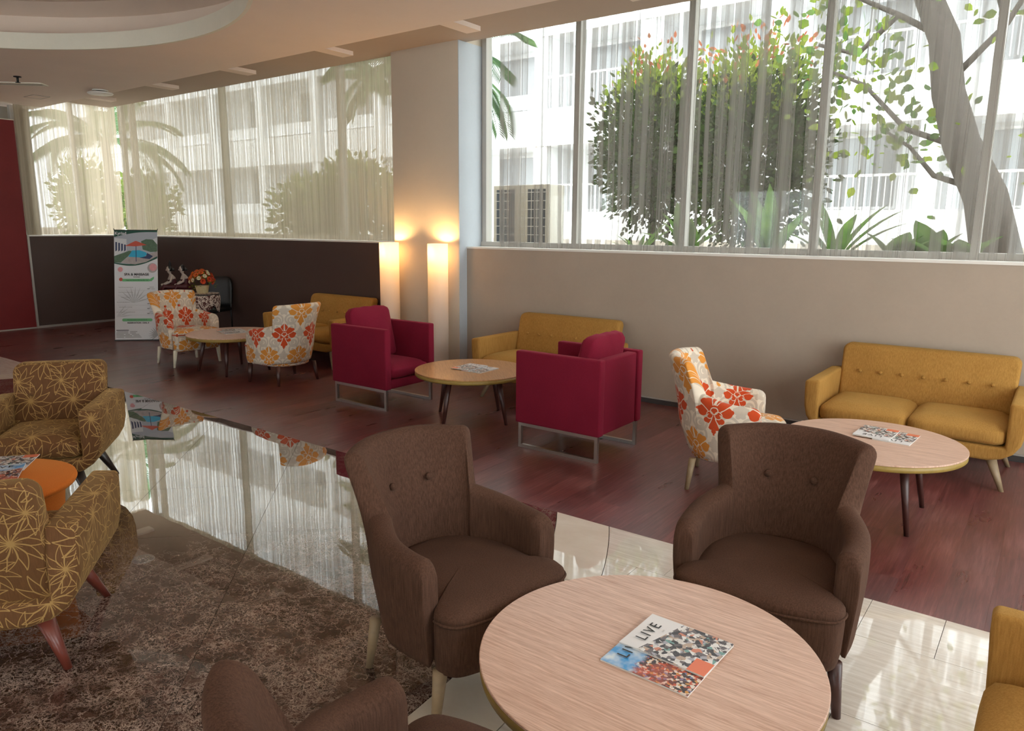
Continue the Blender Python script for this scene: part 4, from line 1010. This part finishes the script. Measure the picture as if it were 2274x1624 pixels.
for sx in (-1, 1):
    tube('leg', [(sx * .20, -.20, .0), (sx * .20, -.19, .42), (sx * .19, -.23, .62), (sx * .19, -.25, .84)], .013, 'black_metal', bc, 10); tube('leg', [(sx * .20, .20, .0), (sx * .20, .20, .42)], .013, 'black_metal', bc, 10)
cushion('seat', -.22, .22, -.2, .23, .42, .48, 'black_plastic', bc, .012, .028)
o = cushion('backrest', -.21, .21, -.03, .03, -.22, .22, 'black_plastic', bc, .008, .029); o.matrix_local = Matrix.Translation((0, -.235, .70)) @ Matrix.Rotation(rad(6), 4, 'X')
for v in o.data.vertices:
    if v.co.z > .08: k_ = (v.co.z - .08) / .14; v.co.x *= 1 - .22 * k_ ** 2.5

# ---- ceiling fittings
sd = empty('smoke_detector', (-11.06, 5.21, ZC), 0, 'white round smoke detector on the ceiling', 'smoke detector')
lathe('detector_base', [(.10, 0), (.10, -.012), (.085, -.014)], 'white_plastic', sd, 40); lathe('detector_cap', [(.085, -.030), (.155, -.034), (.165, -.046), (.15, -.058), (.02, -.064)], 'white_plastic', sd, 40); tube('detector_neck', [(0, 0, -.012), (0, 0, -.034)], .06, 'black_plastic', sd, 16)
sp = empty('sprinkler', (-10.94, 4.145, ZC), 0, 'dark fire sprinkler head hanging from the ceiling at left', 'sprinkler')
lathe('escutcheon', [(.045, 0), (.045, -.008), (.02, -.012)], 'black_metal', sp, 20); tube('sprinkler_body', [(0, 0, -.01), (0, 0, -.07)], .014, 'black_metal', sp, 10); lathe('deflector', [(.03, -.075), (.03, -.071), (.01, -.07)], 'black_metal', sp, 16)
pn = empty('ceiling_hatch', (-12.43, 4.94, ZC), 0, 'small square access hatch in the ceiling near the dark red wall', 'hatch')
for a in ((-.16, .16, -.115, -.11), (-.16, .16, .11, .115), (-.165, -.16, -.115, .115), (.16, .165, -.115, .115)): box('hatch_edge', *a, -.004, 0, 'soffit_grey', pn)
box('hatch_panel', -.16, .16, -.11, .11, -.002, 0, 'ceiling', pn)
sg = empty('air_grille', (-11.73, 4.09, ZC), rad(43.5), 'long pale slot air grille in the ceiling at the left edge', 'grille')
box('grille_frame', -.75, .70, -.10, .10, -.012, 0, 'cove_white', sg); box('grille_slot', -.72, .67, -.02, .02, -.014, -.012, 'soffit_grey', sg)

# ================================================================== OUTSIDE
gr = struct(box('ground', -70, 30, 6.96, 70, 1.0, 1.32, 'soil'))
struct(box('planter_ledge', -5.4, XR, 6.97, 7.25, 1.2, SILL + .02, 'planter'))
# white apartment block across the courtyard
YFc = 19.6
bd = empty('apartment_building', (0, YFc, 1.3), 0, 'white apartment block with balconies across the courtyard', 'building')
box('back_wall', -46, 8, 1.5, 1.9, 0, 13.5, 'facade', bd)
for k_, (z0, z1) in enumerate(((-.1, .85), (2.85, 3.95), (6.05, 7.15), (9.25, 10.35))):
    box('floor_band', -46, 8, 0, 1.5, z0, z1, 'facade', bd)
bays = [(-46 + 3.6 * i) for i in range(16)]
for xb in bays: box('pier', xb - .22, xb + .22, .02, 1.5, .85, 13.4, 'facade', bd)
for k_ in range(3):
    zf = .85 + 3.2 * k_ + (-.0)
    for i, xb in enumerate(bays[:-1]):
        if xb < -20 and False: continue
        wn = box('window', xb + .9, xb + 2.75, 1.44, 1.5, zf + .05, zf + 1.9, 'far_frame', bd)
        for a in (0, 1):
            p_ = box('pane', xb + .96 + a * .9, xb + 1.80 + a * .9, 1.425, 1.445, zf + .12, zf + 1.83, 'far_glass', wn)
        if xb > -16:
            bm = bmesh.new()
            def bar(x0, x1, y0, y1, z0, z1):
                q = bmesh.ops.create_cube(bm, size=1)['verts']
                for v in q: v.co = Vector((x0 + (v.co.x + .5) * (x1 - x0), y0 + (v.co.y + .5) * (y1 - y0), z0 + (v.co.z + .5) * (z1 - z0)))
            bar(xb + .22, xb + 3.38, .04, .09, zf + .78, zf + .84); 
            for q in range(22): bar(xb + .30 + q * .143, xb + .325 + q * .143, .05, .08, zf, zf + .8)
            from_bm('railing', bm, 'far_frame', bd)
        else:
            box('spandrel', xb + .22, xb + 3.38, .35, 1.5, zf, zf + .45, 'facade', bd)
# shrubs, plants, trees
def leaves(name, n, shape, size, mats, parent, seed, tip=None, up=.3, narrow=.32):
    rng = random.Random(seed); V = []; F = []; mi = []
    for i in range(n):
        p, nd, mk = shape(rng); d = (nd + Vector((rng.gauss(0, .5), rng.gauss(0, .5), rng.gauss(up, .5)))).normalized()
        s_ = d.orthogonal().normalized(); s_.rotate(Matrix.Rotation(rng.uniform(0, 6.28), 3, d)); l_ = size * rng.uniform(.6, 1.3); b0 = len(V)
        for q in (p, p + d * l_ * .28 + s_ * l_ * narrow * .8, p + d * l_ * .62 + s_ * l_ * narrow * .75, p + d * l_, p + d * l_ * .62 - s_ * l_ * narrow * .75, p + d * l_ * .28 - s_ * l_ * narrow * .8): V.append(q)
        F.append((b0, b0 + 1, b0 + 2, b0 + 3, b0 + 4, b0 + 5)); mi.append(mk)
    o = mesh(name, V, F, None, parent, False, None, mats, mi); o['kind'] = 'stuff'; return o
def ell(c, r, fill=.72, tipz=None):
    c = Vector(c)
    def f(rng):
        while True:
            v = Vector((rng.uniform(-1, 1), rng.uniform(-1, 1), rng.uniform(-1, 1)))
            if .2 < v.length < 1: break
        v = v.normalized() * (fill + (1 - fill) * rng.random()) * (1 + .22 * math.sin(7 * v.x + 3 * v.z) * math.cos(6 * v.y + 4 * v.z) + .12 * math.sin(17 * v.x - 9 * v.z + 5 * v.y) + max(0, rng.gauss(0, .09)))
        p = Vector((v.x * r[0], v.y * r[1], v.z * r[2]))
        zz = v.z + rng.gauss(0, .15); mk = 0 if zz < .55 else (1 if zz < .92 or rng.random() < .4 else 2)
        return c + p, v, mk
    return f
def shrub(loc, r, h, n, label, seed, mats=('leaf_dark', 'leaf_lime', 'leaf_red'), size=.105, group='clipped shrubs in the courtyard'):
    t = empty('shrub', loc, 0, label, 'shrub', group)
    tube('trunk', [(0, 0, 0), (.04, .02, h * .35), (-.02, 0, h * .6)], [.06, .05, .03], 'bark', t, 8)
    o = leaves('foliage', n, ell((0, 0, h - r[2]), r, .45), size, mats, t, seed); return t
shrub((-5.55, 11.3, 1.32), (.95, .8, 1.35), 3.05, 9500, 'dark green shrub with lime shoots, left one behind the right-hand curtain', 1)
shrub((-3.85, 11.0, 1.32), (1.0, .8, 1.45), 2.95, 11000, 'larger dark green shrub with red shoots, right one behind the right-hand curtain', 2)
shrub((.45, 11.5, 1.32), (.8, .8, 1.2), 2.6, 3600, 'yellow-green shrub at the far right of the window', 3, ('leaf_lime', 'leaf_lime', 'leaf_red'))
gh = 'bushes beyond the left window'
for i, (hx, hy, hh) in enumerate(((-11.6, 9.2, 1.25), (-10.2, 9.0, 1.5), (-8.7, 9.1, 1.2), (-17.5, 9.0, 1.5), (-19.6, 8.6, 1.9))):
    shrub((hx, hy, 1.32), (.85, .6, hh * .5), hh, 1700, ('lime bush %s' % ['near the middle of the left window', 'second from the column in the left window', 'nearest the column in the left window', 'low beyond the side window', 'tall beyond the side window'][i]), 20 + i, ('leaf_lime', 'leaf_lime', 'leaf_lime'), .15, gh)
def blade_mesh(L_, wd, droop, nm='leaf', mat='leaf_broad'):
    V = []; F = []; n = 7
    for i in range(n + 1):
        t = i / n; wv = wd * math.sin(PI * min(1, .12 + t * .88)) ** .8 * (1 if t < 1 else .05); y = L_ * t * math.cos(droop * t * t); z = -L_ * droop * .35 * t * t; y0 = L_ * t * (1 - .2 * droop * t)
        V += [(-wv, y0, z + wv * .35), (0, y0, z), (wv, y0, z + wv * .35)]
    for i in range(n):
        a = i * 3; F += [(a, a + 1, a + 4, a + 3), (a + 1, a + 2, a + 5, a + 4)]
    o = mesh(nm, V, F, mat, None, True); me = o.data; bpy.data.objects.remove(o); return me
LB = [blade_mesh(.95, .085, .5), blade_mesh(.75, .10, .7), blade_mesh(.85, .05, .6), blade_mesh(.45, .11, .6)]
def plant(loc, spec, label, seed, group='broad-leaved plants on the ledge outside'):
    t = empty('leafy_plant', loc, 0, label, 'plant', group); rng = random.Random(seed)
    for (mi, el, az, sc) in spec:
        o = bpy.data.objects.new('leaf', LB[mi]); link(o, t)
        o.matrix_local = Matrix.Rotation(rad(az), 4, 'Z') @ Matrix.Rotation(rad(el), 4, 'X') @ Matrix.Scale(sc, 4)
def spec(mi, n, seed, lo=45, hi=85, s0=.75, s1=1.1):
    rng = random.Random(seed); return [(mi, rng.uniform(lo, hi), 360 * i / n + rng.uniform(-25, 25), rng.uniform(s0, s1)) for i in range(n)]
plant((-3.33, 7.62, 1.34), spec(1, 9, 1), 'broad-leaved plant left of the middle mullion outside', 1)
plant((-2.42, 7.60, 1.34), spec(0, 11, 2, 50, 86), 'tall upright broad-leaved plant in the middle of the right window', 2)
plant((-1.82, 7.70, 1.34), spec(2, 9, 3, 45, 80, .8, 1.1), 'narrow-leaved plant right of the tall one outside', 3)
plant((-1.28, 7.55, 1.34), spec(3, 9, 4, 25, 70), 'low plant with oval leaves third from the right outside', 4)
plant((-.98, 7.62, 1.34), spec(3, 11, 5, 30, 75, .9, 1.3), 'low plant with oval leaves second from the right outside', 5)
plant((-.72, 7.50, 1.34), spec(3, 8, 6, 25, 70), 'low plant with oval leaves at the foot of the tree outside', 6)
plant((-4.05, 7.9, 1.34), spec(2, 7, 7, 40, 80, .5, .8), 'sparse narrow plant beside the condenser outside', 7)
# leaning tree
tr = empty('leaning_tree', (-.62, 10.0, 1.32), 0, 'grey-barked leaning tree with sparse lime leaves at the right', 'tree')
tube('trunk', [(0, 0, 0), (-.20, 0, .75), (-.50, 0, 1.35), (-.68, 0, 1.9), (-.78, 0, 2.5), (-1.0, 0, 3.0), (-1.15, 0, 4.0)], [.26, .22, .19, .17, .16, .14, .10], 'bark', tr, 14)
brs = [[(-.5, 0, 1.3), (-1.1, .1, 1.55), (-1.6, .1, 2.1), (-2.1, .2, 2.35)], [(-.78, 0, 2.5), (-1.3, .1, 2.85), (-1.9, .2, 3.2), (-2.3, .1, 3.7)], [(-.7, 0, 2.0), (-.2, .1, 2.6), (.1, .1, 3.2), (.5, .2, 3.6)], [(-1.3, .1, 2.85), (-1.75, .3, 2.5), (-2.2, .2, 2.65)], [(-.2, .1, 2.6), (-.45, .1, 3.3), (-.3, .2, 4.0)], [(-.2, 0, .8), (-.75, .1, 1.0), (-1.05, .2, 1.35), (-1.4, .2, 1.6)]]
for b_ in brs: tube('branch', b_, [.040 - .009 * i for i in range(len(b_))], 'bark', tr, 8)
tips = [Vector(b_[-1]) for b_ in brs] + [Vector(b_[-2]) for b_ in brs]
def tipshape(rng):
    t = rng.choice(tips + [Vector((-.2, .1, 3.6)), Vector((.2, .1, 3.0)), Vector((-1.8, .2, 3.6))]); v = Vector((rng.gauss(0, .36), rng.gauss(0, .3), rng.gauss(.05, .28))); return t + v, v.normalized(), 0 if rng.random() < .4 else 1
leaves('foliage', 800, tipshape, .125, ('leaf_broad', 'leaf_lime'), tr, 31, narrow=.42)
# palms
def frond_mesh(L_, nl, ll, droop):
    V = []; F = []; pts = [Vector((0, L_ * t * (1 - .18 * t * t), L_ * (.35 * t - droop * t * t))) for t in np.linspace(0, 1, 14)]
    v, f = tubeV(pts, [.022 * (1 - .8 * i / 13) for i in range(14)], 5); V += v; F += f
    for i in range(nl):
        t = .10 + .9 * i / (nl - 1); p = Vector((0, L_ * t * (1 - .18 * t * t), L_ * (.35 * t - droop * t * t)))
        for s_ in (-1, 1):
            l_ = ll * (math.sin(PI * (.12 + .8 * t)) ** .6); d = Vector((s_ * .75, .62, -.25 - .45 * t)).normalized(); w_ = .017; b0 = len(V); q = p + d * l_ * .5; e = p + d * l_ + Vector((0, 0, -.12 * l_)); sd_ = Vector((0, 1, .2)) * w_
            V += [p, q + sd_, e, q - sd_]; F.append((b0, b0 + 1, b0 + 2, b0 + 3))
    o = mesh('frond', V, F, 'leaf_palm', None); me = o.data; bpy.data.objects.remove(o); return me
FM = [frond_mesh(1.9, 46, .55, .75), frond_mesh(2.1, 50, .6, .55)]
def palm(loc, h, n, label, seed, tilt0=0):
    t = empty('palm_tree', loc, 0, label, 'palm', 'palms in the courtyard'); rng = random.Random(seed)
    tube('trunk', [(0, 0, 0), (.05, 0, h * .5), (0, 0, h)], [.13, .10, .09], 'bark', t, 10)
    for i in range(n):
        o = bpy.data.objects.new('frond', FM[i % 2]); link(o, t); o.matrix_local = Matrix.Translation((0, 0, h)) @ Matrix.Rotation(rad(360 * i / n + rng.uniform(-12, 12) + tilt0), 4, 'Z') @ Matrix.Rotation(rad(rng.uniform(-15, 55)), 4, 'X')
palm((-8.75, 9.6, 1.32), 3.05, 13, 'palm whose fronds hang in at the left edge of the right-hand window', 4)
palm((-17.8, 8.4, 1.32), 2.2, 13, 'palm beyond the side window next to the dark red wall', 5)
palm((-13.6, 13.5, 1.32), 3.4, 11, 'farther palm behind the left window', 6)
t2 = empty('street_tree', (-12.0, 12.0, 1.32), 0, 'pale forked tree faintly seen through the left curtain', 'tree')
tube('trunk', [(0, 0, 0), (.1, 0, 1.4), (.25, 0, 2.4)], [.2, .17, .15], 'bark', t2, 10); tube('branch', [(.25, 0, 2.4), (-.2, 0, 3.3), (-.5, 0, 4.5)], [.12, .10, .06], 'bark', t2, 8); tube('branch', [(.25, 0, 2.4), (.8, 0, 3.2), (1.3, 0, 4.5)], [.12, .10, .06], 'bark', t2, 8)
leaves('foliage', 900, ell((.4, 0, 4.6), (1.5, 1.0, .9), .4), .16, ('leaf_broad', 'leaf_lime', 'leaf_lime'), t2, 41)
# condenser unit
ac = empty('air_conditioner', (-5.92, 8.3, 1.32), 0, 'ivory air-conditioning condenser with wire grille outside the right window', 'air conditioner')
box('ac_case', -.46, .46, -.18, .18, .06, .92, 'ac_body', ac, .01); box('coil_panel', -.40, -.10, -.186, -.180, .12, .86, 'ac_fin', ac); box('coil_panel', .12, .40, -.186, -.180, .12, .86, 'ac_fin', ac)
for z_ in np.linspace(.16, .82, 7): box('grille_wire', -.42, .42, -.196, -.190, z_ - .004, z_ + .004, 'white_plastic', ac)
for x_ in (-.34, -.27, -.2, .18, .27, .35): box('grille_wire', x_ - .003, x_ + .003, -.192, -.187, .12, .86, 'white_plastic', ac)
for x_ in (-.38, .38): box('ac_foot', x_ - .05, x_ + .05, -.2, .2, 0, .06, 'black_metal', ac)
